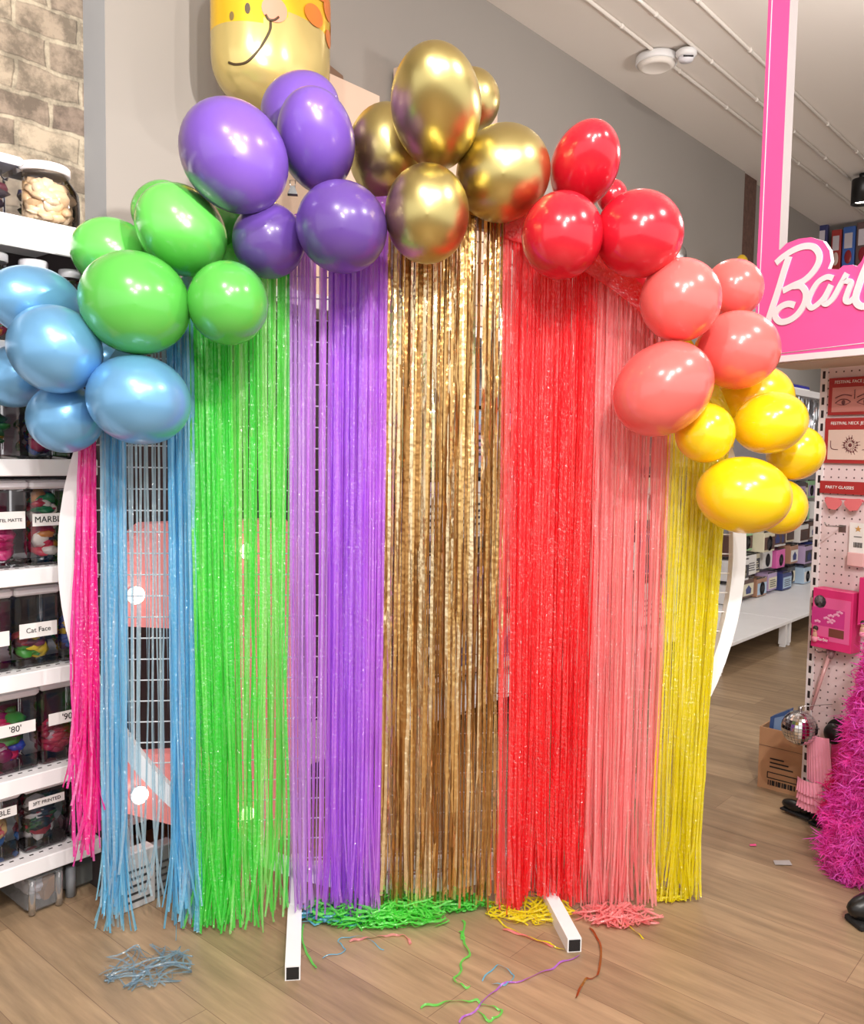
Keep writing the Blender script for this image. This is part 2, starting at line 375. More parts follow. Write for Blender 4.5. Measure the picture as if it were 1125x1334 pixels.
def jar(shelf, xl, xr, h, cols, label, lettering=None, lab=(.52, .74), fill=.62, style='square', lidc='white_plastic', n=46, d=.09, labx=0, seed=0):
    z = SZ[shelf]; R = random.Random(1000 * shelf + int(xl) + seed)
    yp = 590 - (z + h / 2 - 1.45) * 430
    xa, xb = WALL.px(xl, yp, d)[0], WALL.px(xr, yp, d)[0]
    w = xb - xa; dep = min(.15, w * 1.05) if style == 'square' else w
    t = thing('storage_jar', label, 'jar', tuple(WALL.w((xa + xb) / 2, d + dep / 2 - .05, z)), WALL.a, 'clear jars of balloons on the left shelving')
    lh = .026
    if style == 'square':
        b = MB(); b.box(-w / 2, w / 2, -dep / 2, dep / 2, .001, h - lh, bev=.016); b.build('jar_body', M['clear'], t)
        b = MB(); b.box(-w / 2 - .003, w / 2 + .003, -dep / 2 - .003, dep / 2 + .003, h - lh, h, bev=.012); b.build('lid', M[lidc], t)
        b = MB(); contents(b, w - .012, dep - .012, (h - lh) * fill, n, len(cols), R)
    else:
        r = w / 2
        b = MB(); b.lathe([(r * .8, .001), (r * .98, .02), (r, h * .4), (r * .97, h * .62), (r * .7, h - lh - .012), (r * .68, h - lh)], 28); b.build('jar_body', M['clear'], t)
        b = MB(); b.lathe([(r * .70, h - lh), (r * .74, h - lh + .002), (r * .74, h - .004), (r * .7, h), (0, h)], 28); b.build('lid', M[lidc], t)
        b = MB(); contents(b, w * .86, w * .86, (h - lh) * fill, n, len(cols), R, rr=(.026, .044))
    tag(b.build('contents', [C(c, .35) for c in cols], t), kind='stuff')
    if lettering is not None:
        za, zb = lab[0] * (h - lh), lab[1] * (h - lh)
        b = MB(); b.box(-w * .42 + labx, w * .42 + labx, -dep / 2 - .0012, -dep / 2 - .0004, za, zb)
        l = b.build('label_sticker', M['label'], t)
        if lettering:
            sz = min((zb - za) * .75, w * 1.25 / max(2, len(lettering)))
            text(lettering, sz, 'lettering', M['ink'], l, (labx, -dep / 2 - .0018, (za + zb) / 2))
    return t
jar(0, -62, 22, .185, NAVY, 'square white-lidded jar of dark blue balloons, left on the topmost shelf', n=70, fill=.8)
jar(0, 24, 110, .205, CREAM, 'round white-lidded jar of cream balloons on the topmost shelf', style='round', fill=.85, n=110)
jar(1, -36, 19, .266, MIX, 'round jar at the photo edge on the second shelf', style='round', fill=.4)
jar(1, 21, 69, .262, DOTS, 'white-lidded jar above the upper blue balloon on the second shelf', style='round', fill=.5)
jar(1, 72, 108, .25, [(150, 40, 50), (90, 40, 40), (200, 120, 90)], 'white-lidded jar with red contents just left of the green balloons', style='round', fill=.8)
jar(2, -48, 19, .25, GREENY, 'jar of green and yellow balloons on the third shelf at the photo edge', '', (.78, .97), .6)
jar(2, 28, 84, .22, DOTS, 'jar of purple dotted balloons on the third shelf, below the blue balloons', None, fill=.75, n=80)
jar(3, -30, 28, .262, PINKS, 'jar of dusty pink balloons with a white label on the fourth shelf', 'PASTEL MATTE', (.50, .72), .5)
jar(3, 31, 84, .262, MIX, 'jar labelled MARBLE with mixed red and white balloons', 'MARBLE', (.52, .68), .9, n=80, labx=-.006)
jar(4, -60, 8, .25, DOTS, 'jar of dotted balloons on the fifth shelf, cut by the photo edge', '', (.36, .56), .4, n=60)
jar(4, 11, 69, .25, CARS, 'jar with a white label over purple and yellow balloons, fifth shelf', 'Cat Face', (.42, .62), .42, n=60)
jar(4, 71, 108, .25, [(50, 90, 180), (240, 200, 40), (70, 40, 90)], 'jar of blue and yellow balloons on the fifth shelf beside the pink fringe', None, fill=.6)
jar(5, -22, 42, .255, DOTS, "jar labelled '80' with dotted balloons on the sixth shelf", "'80'", (.52, .68), .75, n=80)
jar(5, 45, 104, .262, [(170, 30, 70), (210, 60, 90), (200, 170, 180), (150, 25, 60)], "jar labelled '90' with dark red balloons on the sixth shelf", "'90'", (.52, .68), .45, n=50, labx=.01)
jar(6, -46, 18, .215, BLUEP, 'jar of coral and blue balloons at the photo edge on the lowest shelf', 'MARBLE', (.74, .9), .7, n=60)
jar(6, 24, 79, .217, BW, 'jar labelled 3FT PRINTED with black and white balloons on the lowest shelf', '3FT PRINTED', (.74, .88), .82, n=80)
jar(6, 82, 110, .216, [(60, 50, 60), (90, 60, 70)], 'jar of dark balloons on the lowest shelf, half behind pink fringe', None, fill=.6)

# boxes on the floor under the lowest shelf
ty = .01; tx = WALL.px(38, 1220, ty)[0]; bw = WALL.px(83, 1200, ty)[0] - tx; hb = bw / 2
t = thing('storage_box', 'milky plastic storage box with tan contents on the floor under the lowest shelf', 'box', tuple(WALL.w(tx + hb, ty + .155, 0)), WALL.a)
b = MB(); b.box(-hb, hb, -.15, .2, .001, .112, bev=.025); b.build('box_body', M['milky'], t)
b = MB(); b.box(-hb - .003, hb + .003, -.153, .203, .112, .124, bev=.006); b.build('rim', M['milky'], t)
for k in (-hb + .012, hb - .012):
    b = MB(); b.tube([(k, -.15, .006), (k, -.154, .115)], .011, 8); b.build('rib', M['milky'], t)
b = MB(); b.prism([(-.0, .03), (hb - .04, .03), (hb - .02, .05), (hb - .02, .1), (.02, .095), (-.0, .06)], -.14, -.08); b.build('tan_bag', C((196, 142, 92), .6), t)
b = MB(); contents(b, bw - .02, .28, .10, 34, 2, random.Random(3), rr=(.02, .04)); tag(b.build('contents', [C((238, 230, 232), .5), C((222, 216, 222), .5)], t), kind='stuff')
t = thing('storage_tub', 'dark grey tub on the floor right of the milky storage box', 'tub', tuple(WALL.w(tx + bw + .095, ty + .19, 0)), WALL.a)
b = MB(); b.box(-.07, .07, -.14, .14, .0, .10, bev=.03); b.build('tub_body', M['grey_tub'], t)
b = MB(); b.box(-.073, .073, -.145, .145, .10, .112, bev=.008); b.build('lid', C((90, 95, 98)), t)
b = MB(); b.tube([(-.055, -.155, .002), (-.055, -.158, .10)], .016, 8); b.build('clip', C((150, 156, 162)), t)

# ------------------------------------------------------------------ the run of shelving behind the frame and on to the right
TR0, TR1 = T1 + .06, TB + 2.4
TP = WALL.px(470, 700, .4)[0]
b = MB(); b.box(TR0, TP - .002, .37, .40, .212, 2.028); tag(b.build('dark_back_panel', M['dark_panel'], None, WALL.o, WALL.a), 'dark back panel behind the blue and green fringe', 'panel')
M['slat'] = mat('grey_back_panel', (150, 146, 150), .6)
b = MB(); b.box(TP, TR1, .37, .40, .212, 2.028); tag(b.build('grey_back_panel', M['slat'], None, WALL.o, WALL.a), 'grey back panel behind the hanging craft packs', 'panel')
# deck modules
x = TR0; k = 0
TM = [TR0, TR0 + 1.2, TR0 + 2.4, TR0 + 3.6, WALL.px(941, 850, -.37)[0], WALL.px(1030, 822, -.37)[0], TR1]
names = ['left end, behind the blue fringe', 'behind the purple fringe', 'behind the gold fringe', 'behind the red and coral fringe', 'just right of the white ring frame, holding packs', 'furthest right, beside the pegboard']
for i in range(len(TM) - 1):
    a, e = TM[i] + .004, TM[i + 1] - .004
    t = thing('shelf_deck', 'white low base deck, %s' % names[i], 'shelf', tuple(WALL.w(0, 0, 0)), WALL.a, 'white base decks of the wall shelving')
    b = MB(); f0 = -.37 if i > 3 else 0.; b.box(a, e, f0, .36, .185, .21, bev=.004); b.build('deck_board', M['white_metal'], t)
    for xx in (a + .02, e - .06):
        b = MB(); b.box(xx, xx + .04, f0 + .02, f0 + .07, .02, .185); b.box(xx + .005, xx + .035, f0 + .025, f0 + .065, 0, .02); b.build('leg', M['white_metal'], t)
    b = MB(); b.box(a, e, .30, .33, .0, .18); b.build('kick_board', M['dark_gap'], t)
t = thing('top_shelf', 'white top shelf of the wall shelving, running behind the balloons', 'shelf', tuple(WALL.w(0, 0, 2.03)), WALL.a)
b = MB(); b.box(T1 + .034, TR1, .03, .44, .0, .025); b.build('board', M['white_metal'], t)
b = MB(); b.box(T1 + .034, TR1, .018, .03, -.03, .028, bev=.004); b.build('front_lip', M['white_metal'], t)
# blue pack on the top shelf, right end
x, z = WALL.px(1031, 492, .12)
t = thing('blue_foil_pack', 'small dark blue foil pack lying on the high shelf right of the yellow balloons', 'pack', tuple(WALL.w(x, .16, 2.056)), WALL.a)
b = MB(); b.box(-.35, .35, -.09, .09, 0, .05, bev=.015); b.build('bag', C((36, 40, 150), .25), t)
b = MB(); b.box(-.33, .33, -.095, -.09, .01, .02); b.build('label_strip', M['label'], t)
# silver tinsel hanging under the high shelf
b = MB(); R = random.Random(5)
for k in range(60):
    x, z = WALL.px(R.uniform(1040, 1076), 540, .06); zz = 2.0
    L = R.uniform(.25, .5); y = R.uniform(.05, .12); a = R.uniform(0, PI)
    pts = [(x + R.uniform(-.01, .01), y, zz - L * j / 5) for j in range(6)]
    b.ribbon(pts, [Vector((math.cos(a + j * .4), math.sin(a + j * .4), 0)) for j in range(6)], .012)
M['silver_film'] = mat('silver_film', (215, 218, 222), .22, 1.)
tag(b.build('silver_fringe', M['silver_film'], None, WALL.o, WALL.a), 'silver foil fringe hanging under the high shelf right of the yellow balloons', 'fringe')

# hanging packs
PC = {'white': (226, 224, 222), 'kraft': (172, 130, 106), 'brown': (96, 70, 62), 'pale blue': (176, 200, 222), 'charcoal': (70, 68, 74), 'cream': (222, 214, 188), 'lilac': (182, 160, 196), 'pink': (226, 110, 180), 'teal': (96, 150, 150), 'navy': (52, 64, 120), 'mint': (150, 200, 150)}
def pack(x, zc, w, h, dep, colour, art, label, group, y=.37):
    t = thing('hanging_pack', label, 'pack', tuple(WALL.w(x, y - dep, zc - h / 2)), WALL.a, group)
    n = 3
    b = MB(); b.box(-w / 2, w / 2, .0, dep * .8, 0, h * .93, bev=.004); b.build('packet', C(PC[colour], .35), t)
    b = MB(); b.box(-w * .46, w * .46, -.003, -.0008, h * .10, h * .70); b.build('front_card', C(PC[art], .5), t)
    b = MB()
    kind = int(abs(x) * 997 + zc * 331) % 3
    if kind == 0: b.lathe([(0, 0), (w * .26, 0)], 18); b.v = [(vx, -.0045, h * .4 + vy) for vx, vy, vz in b.v]
    elif kind == 1:
        for j in range(4): b.box(-w * .34, w * .34 - .02 * (j % 2), -.005, -.0035, h * (.2 + j * .11), h * (.24 + j * .11))
    else: b.prism([(-w * .2, h * .18), (w * .2, h * .18), (w * .24, h * .42), (0, h * .62), (-w * .24, h * .42)], -.005, -.0035)
    b.build('printed_motif', C(PC['charcoal' if art != 'charcoal' else 'cream'] if kind != 2 else PC['navy' if art not in ('navy',) else 'white']), t)
    b = MB(); b.box(-w / 2, w / 2, .002, .006, h * .93, h); b.build('hang_tab', M['clear'], t)
    b = MB(); b.tube([(0, dep - .004, h * .97), (0, -.02, h * .97), (0, -.028, h * .985)], .0025, 6); b.build('hook', M['steel'], t)
    return t
RN = ['lowest', 'second lowest', 'middle', 'second highest', 'highest']
cols = ['white', 'charcoal', 'cream', 'brown', 'pale blue', 'white', 'kraft', 'charcoal', 'white', 'lilac', 'brown', 'cream', 'navy', 'mint']
R = random.Random(11)
ta, tb = WALL.px(952, 740, .2)[0], WALL.px(1066, 740, .2)[0]
NX = 8
for r in range(5):
    for k in range(NX):
        if r > 2 and k < 3: continue
        x = ta + (tb - ta) * (k + .5) / NX
        c, a = cols[(r * 5 + k * 3) % len(cols)], cols[(r * 3 + k * 7 + 4) % len(cols)]
        if a == c: a = 'white'
        if (r, k) == (1, 4): c = a = 'pink'
        pack(x, .302 + r * .205 + (.02 if k % 2 else 0), (tb - ta) / NX * R.uniform(.72, .9), .185 if r else .17, R.uniform(.10, .22), c, a,
             '%s pack with %s card, %s row, %s from white ring frame' % (c, a, RN[r], ['first', 'second', 'third', 'fourth', 'fifth', 'sixth', 'seventh', 'eighth'][k]), 'craft packs on the wall shelving')
ta2, tb2 = TP + .15, ta - .25
zones = [('purple', 0), ('gold', .2), ('gold', .4), ('red', .6), ('coral', .8)]
NX = 11
for r in range(4):
    for k in range(NX):
        x = ta2 + (tb2 - ta2) * (k + .5) / NX
        c, a = cols[(r * 4 + k * 5 + 1) % len(cols)], cols[(r * 7 + k * 2) % len(cols)]
        if a == c: a = 'white'
        px = 562 + 1125 * (WALL.w(x, .2, 1).x / WALL.w(x, .2, 1).y)
        zone = 'purple' if px < 500 else 'gold' if px < 655 else 'red' if px < 775 else 'coral'
        pack(x, .42 + r * .37, (tb2 - ta2) / NX * .85, .32, R.uniform(.1, .2), c, a,
             'large %s pack with %s card behind %s fringe, %s row, %s along' % (c, a, zone, ['bottom', 'lower', 'upper', 'top'][r], ['first', 'second', 'third', 'fourth', 'fifth', 'sixth', 'seventh', 'eighth', 'ninth', 'tenth', 'last'][k]), 'large packs behind the fringe curtains')
# printed cartons at the floor behind the blue fringe
for k, (px, w, h, c, lb) in enumerate(((176, .13, .36, (206, 204, 206), 'pale printed packet on the floor behind the blue fringe, left one'), (203, .14, .33, (120, 122, 124), 'grey printed packet on the floor behind the blue fringe'), (232, .13, .30, (56, 70, 92), 'dark blue packet on the floor behind the blue fringe, right one'))):
    x, z = WALL.px(px, 1110, -.17); h *= .68
    t = thing('printed_packet', lb, 'packet', tuple(WALL.w(x, -.18 + .01 * k, .0)), WALL.a, 'packets behind the blue fringe')
    b = MB(); b.box(-w / 2, w / 2, 0, .05, 0, h * .75, bev=.006); b.build('packet', C(c, .5), t)
    b = MB()
    for j in range(5): b.box(-w * .36, w * (.36 - .1 * (j % 2)), -.002, -.0006, h * (.1 + .1 * j), h * (.13 + .1 * j))
    b.build('print', C((60, 62, 66)), t)

# light-up salmon display board with round bulbs
fr = WALL; D0 = -.12
poly = [WALL.px(x, y, D0) for x, y in ((157, 714), (194, 682), (372, 676), (388, 700), (388, 1100), (370, 1112), (165, 1060), (160, 985), (300, 978), (312, 960), (312, 850), (300, 822), (160, 816))]
t = thing('light_up_board', 'salmon pink light-up board with round glowing bulbs behind the blue and green fringe', 'display light', tuple(WALL.w(0, 0, 0)), WALL.a)
b = MB(); b.prism(poly, D0, D0 + .07); b.build('panel', M['salmon'], t)
for (x, y) in ((175, 775), (320, 718), (180, 1035), (320, 1060)):
    lx, lz = WALL.px(x, y, D0 - .012)
    bb = MB(); bb.tube([(lx, D0 + .0, lz), (lx, D0 - .012, lz)], .026, 16); bz = bb.build('bulb_socket', M['white_plastic'], t)
    b = MB(); b.blob((lx, D0 - .022, lz), (.028, .02, .028), 0, 16, 10); b.build('bulb', M['bulb'], bz)
zl = min(p[1] for p in poly); xs = [p[0] for p in poly]
b = MB()
for xx in (min(xs) + .36, max(xs) - .08): b.box(xx, xx + .03, D0 + .02, D0 + .05, 0, zl + .06)
b.build('stand', M['white_metal'], t)

# cartons on the high shelf behind the balloons
def carton(px0, px1, pytop, d0, label, lean=0, flap=True, m='carton_pale', ht=None):
    a = WALL.px(px0, pytop + 40, d0); e = WALL.px(px1, pytop + 40, d0); zt = WALL.px((px0 + px1) / 2, pytop, d0)[1]
    w = e[0] - a[0]; z0 = 2.056; h = zt - z0
    t = thing('carton', label, 'box', tuple(WALL.w((a[0] + e[0]) / 2, d0, z0)), WALL.a, 'cartons on the high shelf')
    b = MB(); dd = min(.3, .42 - d0); b.box(-w / 2, w / 2, 0, dd, 0, h * .999); b.build('carton_body', M[m], t)
    b = MB(); b.add([(-w / 2, .0, h), (w / 2, .0, h), (w / 2, -.05, h + .0), (-w / 2, -.05, h + .0)], [(0, 1, 2, 3)])
    if flap:
        b = MB(); b.prism([(w * .0, h), (w * .5, h), (w * .42, h + .13), (w * .12, h + .16)], dd - .006, dd); b.build('flap', M['carton_dark'], t)
    b = MB(); b.box(-w / 2 + .0, w / 2, -.0012, 0, h * .5 - .03, h * .5 + .03); b.build('tape', C((214, 190, 160), .3), t)
    return t
carton(403, 494, 104, .21, 'pale carton with an open flap behind the purple and gold balloons')
carton(556, 648, 96, .2, 'pale carton with a raised flap behind the tall gold balloon')
# ------------------------------------------------------------------ giraffe foil balloon
x0, zb = WALL.px(332, 152, .14); zt = WALL.px(332, -70, .14)[1]; wl = WALL.px(265, 60, .14)[0]; wr = WALL.px(401, 60, .14)[0]
gw = (wr - wl) / 2
t = thing('foil_balloon', 'yellow foil giraffe balloon with orange spots and a smile on the high shelf', 'balloon', tuple(WALL.w((wl + wr) / 2, .06, 0)), WALL.a)
GC = (zb + zt) / 2; GH = (zt - zb) / 2
def gpt(u, v, off=0.):
    """u across -1..1 (front half), v up -1..1 on the foil skin"""
    s = max(0., 1 - abs(v) ** 6) ** .5
    a = u * PI / 2
    return Vector((math.sin(a) * gw * s, -math.cos(a) * (gw * .72 * s + off), GC + v * GH))
M['giraffe'] = mat('giraffe_foil', (240, 196, 52), .22, .5, var=.08); M['muzzle'] = mat('muzzle_foil', (204, 184, 118), .22, .5)
b = MB(); NU, NV = 48, 30; vs = []; fs = []; mi = []
for j in range(NV + 1):
    v = -1 + 2 * j / NV
    for i in range(NU):
        p = gpt(-2 + 4 * i / NU, v * .999)
        k = 1 + .012 * math.sin(i * 1.9 + j * .7) * (abs(v) ** 2)
        vs.append((p.x * k, p.y * k, p.z))
VS = lambda py: (WALL.px(332, py, .14)[1] - GC) / GH
vm = VS(50); vm2 = VS(74)
b.v = [tuple(v) for v in vs]
for j in range(NV):
    for i in range(NU):
        b.f.append((j * NU + i, j * NU + (i + 1) % NU, (j + 1) * NU + (i + 1) % NU, (j + 1) * NU + i)); b.m.append(1 if -1 + 2 * (j + .5) / NV < lerp(vm2, vm, max(0, min(1, ((i % NU) / NU * 4 - 2 + .55) / .35))) else 0); b.sm.append(True)
b.f += [tuple(range(NU - 1, -1, -1)), tuple(NV * NU + i for i in range(NU))]; b.m += [1, 0]; b.sm += [False, False]
body = b.build('foil_body', [M['giraffe'], M['muzzle']], t)
def upx(px): # px across at face -> u
    return math.asin(max(-1, min(1, (px - 333) / 68.))) / (PI / 2)
def patch(name, px, py, rx, ry, m, ang=0., n=20):
    u0, v0 = upx(px), VS(py); b = MB(); vs = [gpt(u0, v0, .004)]
    for r_ in (.5, 1.):
        for k in range(n):
            a = 2 * PI * k / n
            vs.append(gpt(u0 + rx * r_ * math.cos(a), v0 + ry * r_ * math.sin(a), .004))
    fs = [(0, 1 + k, 1 + (k + 1) % n) for k in range(n)] + [(1 + k, 1 + n + k, 1 + n + (k + 1) % n, 1 + (k + 1) % n) for k in range(n)]
    b.add(vs, fs, 0, True); return b.build(name, m, t)
ORG = mat('orange_spot', (226, 128, 52), .3, .3)
for px, py, rx, ry in ((324, 11, .13, .11), (349, 38, .14, .12), (358, 2, .12, .1), (376, 14, .13, .13), (379, 50, .11, .1), (391, 33, .09, .14), (300, -14, .12, .1), (350, -34, .14, .12)):
    patch('spot', px, py, rx, ry, ORG)
patch('cheek', 301, 52, .13, .14, mat('pink_cheek', (208, 128, 104), .45))
patch('nostril', 279, 56, .03, .06, C((70, 56, 30))); patch('nostril', 269.5, 65, .03, .05, C((110, 92, 50)))
SM = [(267, 118), (270, 121), (277, 119), (285, 108), (292, 93), (297, 78), (297.5, 68)]
b = MB(); b.tube(smooth_path([gpt(upx(x), VS(y), .004) for x, y in SM], 4), .0042, 6); b.tube(smooth_path([gpt(upx(x), VS(y), .004) for x, y in ((293, 61), (296, 66), (301, 65), (305, 60))], 4), .0042, 6)
b.build('smile', C((60, 44, 20)), t)
b = MB(); b.tube([(0, 0, zb + .02), (0, 0, 2.056)], .02, 10); b.build('stem', M['muzzle'], t)

# ------------------------------------------------------------------ round mesh frame on two feet
RC, RR = 1.12, 1.063
t = thing('mesh_backdrop_frame', 'round white wire mesh backdrop frame standing on two square tube feet', 'frame', tuple(RING.o), RING.a)
b = MB(); n = 96
for k in range(n):
    a0, a1 = 2 * PI * k / n, 2 * PI * (k + 1) / n
    def P(a, r, y): return (r * math.cos(a), y, RC + r * math.sin(a))
    ro, ri = RR, RR - .045
    b.add([P(a0, ro, -.012), P(a1, ro, -.012), P(a1, ri, -.012), P(a0, ri, -.012), P(a0, ro, .018), P(a1, ro, .018), P(a1, ri, .018), P(a0, ri, .018)],
          [(0, 1, 2, 3), (7, 6, 5, 4), (0, 4, 5, 1), (3, 2, 6, 7)])
b.build('rim', M['white_metal'], t)
b = MB(); z = RC - RR + .06
while z < RC + RR - .05:
    h = math.sqrt(max(0, (RR - .03) ** 2 - (z - RC) ** 2)); b.tube([(-h, .006, z), (h, .006, z)], .0022, 5, caps=False); z += .0636
x = -.985
while x < .98:
    h = math.sqrt(max(0, (RR - .03) ** 2 - x * x)); b.tube([(x, .011, RC - h), (x, .011, RC + h)], .0022, 5, caps=False); x += .128
b.build('wire_grid', M['white_metal'], t)
b = MB(); b.box(-.385, .385, -.012, .018, .135, .165); b.build('cross_bar', M['white_metal'], t)
for s_, (px, py) in ((-1, (381, 1278)), (1, (748, 1241))):
    q = floor_at(px, py) - RING.o; x = q.dot(RING.x); y = q.dot(RING.y)
    b = MB(); w = .021
    b.box(x - w, x + w, y + .002, .33, 0, .042); f = b.build('foot', M['white_metal'], t)
    b = MB(); b.box(x - w + .004, x + w - .004, y, y + .0025, .004, .038); b.build('tube_opening', M['ink'], f)
    b = MB(); h = RC - math.sqrt((RR - .03) ** 2 - x * x); b.box(x - .016, x + .016, -.012, .018, .042, h); b.build('upright', M['white_metal'], t)

# ------------------------------------------------------------------ foil fringe curtains
def rim_top(x):
    return RC + math.sqrt(max(.0, (RR - .02) ** 2 - x * x))
def ring_px(px, py, y=-.04):
    return RING.px(px, py, y)
CURT = []
def curtain(name, label, m, segs, ybot, width=.0065, wob=.006, twist=1.0, seed=1, yoff=-.03, flare=.012, header=True, start=None, segn=26, zig=.0018):
    """segs: (px left top, px right top, py top, px left bottom, px right bottom, py bottom, strands)"""
    R = random.Random(seed)
    t = thing('fringe_curtain', label, 'curtain', tuple(RING.o), RING.a, 'foil fringe curtains on the ring frame')
    b = MB(); nm = len(m) if isinstance(m, list) else 1
    xmin, xmax = 9, -9
    for (l0, r0, y0, l1, r1, y1, cnt, wts) in segs:
        for k in range(cnt):
            u = min(1, max(0, (k + R.uniform(-.6, 1.6)) / cnt)); yo = yoff - R.random() * .035
            xt, _ = ring_px(lerp(l0, r0, u), y0, yo)
            xm, zm = ring_px(lerp(l1, r1, u), y1, yo)
            zt = rim_top(xt) + .01 if start is None else ring_px(0, start, yo)[1]
            frac = (zt - 0) / max(.2, zt - zm)
            ze = zm + R.uniform(*ybot); ze = max(.05 if min(abs(xm + .40), abs(xm - .40)) < .06 else .012, ze)
            xmin, xmax = min(xmin, xt), max(xmax, xt)
            ph, ph2, a0 = R.uniform(0, 6.28), R.uniform(0, 6.28), R.gauss(0, .5)
            A = wob * R.uniform(.3, 1.3); tw = twist * R.uniform(-1, 1); zg = [R.gauss(0, zig) for _ in range(segn + 1)]; fx, fy = R.gauss(0, flare), R.gauss(0, flare)
            w = width * R.uniform(.75, 1.2); pts = []; ds = []
            for j in range(segn + 1):
                s = j / segn
                fl = max(0, (s - .82) / .18) ** 2
                pts.append((lerp(xt, xm, s) + A * math.sin(ph + s * 7) * s + fx * fl, yo + A * .8 * math.sin(ph2 + s * 5) * min(1, s * 3) + fy * fl + zg[j], lerp(zt, ze, s)))
                an = a0 + tw * s + .35 * math.sin(ph + s * 11)
                ds.append(Vector((math.cos(an), math.sin(an), 0)))
            b.ribbon(pts, ds, w, R.choices((0, 1, 2), wts)[0])
    o = b.build('strands', m, t); tag(o, kind='stuff')
    if header:
        hb = MB(); N = 14; pf = []; pb = []
        for y in (yoff - .04, .026):
            for j in range(N + 1):
                x = lerp(xmin, xmax, j / N); zt = RC + math.sqrt(max(0, RR * RR - x * x)) + .012
                pf.append((x, y, zt)); pb.append((x, y + .002 * math.sin(j * 2.1), zt - (.04 if name == 'gold' else .085)))
        n1 = N + 1
        vs = pf + pb; fs = []
        for s0 in (0, n1):
            for j in range(N): fs.append((s0 + j, s0 + j + 1, 2 * n1 + s0 + j + 1, 2 * n1 + s0 + j))
        for j in range(N): fs.append((j, j + 1, n1 + j + 1, n1 + j))
        hb.add(vs, fs, 0, True); hb.build('header_band', F['red'][1] if name == 'coral' else m[2 if name == 'gold' else 0], t)
    return t
F = {}
def films(n, base, deep, light, clear=.12):
    F[n] = [film(n + '_film', base, clear), film(n + '_film_deep', deep, clear * .7), film(n + '_film_light', light, clear * 2.4, .1)]
films('pink', (255, 70, 190), (252, 36, 164), (255, 128, 208), .06)
films('blue', (150, 218, 246), (116, 204, 244), (190, 226, 242), .16)
films('green', (122, 244, 108), (84, 234, 88), (168, 246, 140), .12)
films('purple', (218, 136, 250), (202, 124, 248), (222, 176, 248), .12)
films('red', (255, 62, 70), (250, 40, 52), (255, 110, 110), .09)
films('coral', (255, 168, 170), (255, 150, 154), (255, 196, 190), .10)
films('yellow', (250, 240, 44), (242, 230, 26), (250, 244, 120), .12)
F['gold'] = [mat('gold_film', (222, 182, 118), .26, .85, var=.1, bump=.38, bscale=46), mat('gold_film_pale', (244, 222, 180), .24, .85, var=.1, bump=.38, bscale=46), mat('gold_film_deep', (180, 134, 78), .28, .85, var=.1, bump=.38, bscale=46)]
# a segment: px left/right at the top, py top, px left/right at the bottom, py bottom, strands, weights of (base, deep, light) film
curtain('pink', 'short hot pink fringe on the left rim of the ring', F['pink'], [(104, 124, 600, 92, 128, 1070, 84, (3, 3, 1))], (-.14, .22), .0075, .008, seed=1, flare=.016)
curtain('blue', 'light blue fringe with a thin see-through middle, second curtain from the left', F['blue'],
        [(131, 163, 560, 134, 166, 1190, 78, (3, 2, 2)), (160, 224, 560, 166, 224, 1160, 17, (0, 0, 1)), (218, 252, 560, 226, 262, 1200, 84, (2, 4, 1))], (-.07, .09), .0065, .007, seed=2, flare=.02)
curtain('green', 'bright green fringe between the blue and purple fringe', F['green'], [(246, 296, 450, 258, 308, 1228, 74, (2, 4, 0)), (294, 376, 400, 300, 372, 1218, 56, (3, 1, 3))], (-.04, .09), .0075, .012, seed=3, flare=.022)
curtain('purple', 'purple fringe between the green and gold fringe', F['purple'], [(374, 404, 350, 378, 404, 1195, 26, (1, 0, 4)), (402, 432, 350, 402, 424, 1195, 14, (3, 0, 2)), (428, 478, 350, 424, 470, 1190, 78, (2, 5, 0)), (472, 504, 350, 466, 493, 1190, 50, (5, 0, 1))], (-.03, .06), .0065, .004, seed=4)
curtain('gold', 'shiny metallic gold fringe in the middle of the ring', F['gold'], [(504, 662, 330, 494, 650, 1178, 100, (3, 2, 2))], (-.03, .06), .0085, .003, twist=1.6, seed=5, flare=.006, zig=.0035)
curtain('red', 'red fringe between the gold and coral fringe', F['red'], [(654, 672, 350, 646, 664, 1180, 14, (2, 0, 2)), (670, 784, 350, 660, 758, 1180, 158, (3, 3, .6))], (-.03, .06), .0065, .004, seed=6)
curtain('coral', 'coral pink fringe between the red and yellow fringe', F['coral'], [(776, 828, 400, 758, 806, 1203, 88, (4, 2, 1)), (824, 880, 400, 802, 850, 1203, 60, (3, 1, 2))], (-.04, .06), .0065, .005, seed=7, flare=.016)
curtain('yellow', 'yellow fringe, last on the right of the ring', F['yellow'], [(872, 906, 560, 846, 876, 1165, 24, (2, 1, 3)), (900, 948, 600, 868, 906, 1172, 84, (3, 3, 1))], (-.04, .06), .0065, .006, seed=8)

# ------------------------------------------------------------------ latex balloons
def latex(name, c, rough=.16, metal=0., sss=.0, coat=.5):
    return mat(name, c, rough, metal, var=.02, scale=3, coat=coat, sss=sss)
LAT = {'blue': latex('pearl_blue_latex', (116, 176, 224), .32, .4, coat=.35), 'green': latex('green_latex', (92, 188, 78), .25), 'purple': latex('purple_latex', (96, 66, 150), .30),
       'gold': mat('chrome_gold_latex', (212, 196, 130), .33, 1., var=.03, scale=3), 'red': latex('red_latex', (208, 28, 48), .22), 'coral': latex('coral_latex', (240, 106, 102), .24), 'yellow': latex('yellow_latex', (248, 208, 20), .24)}
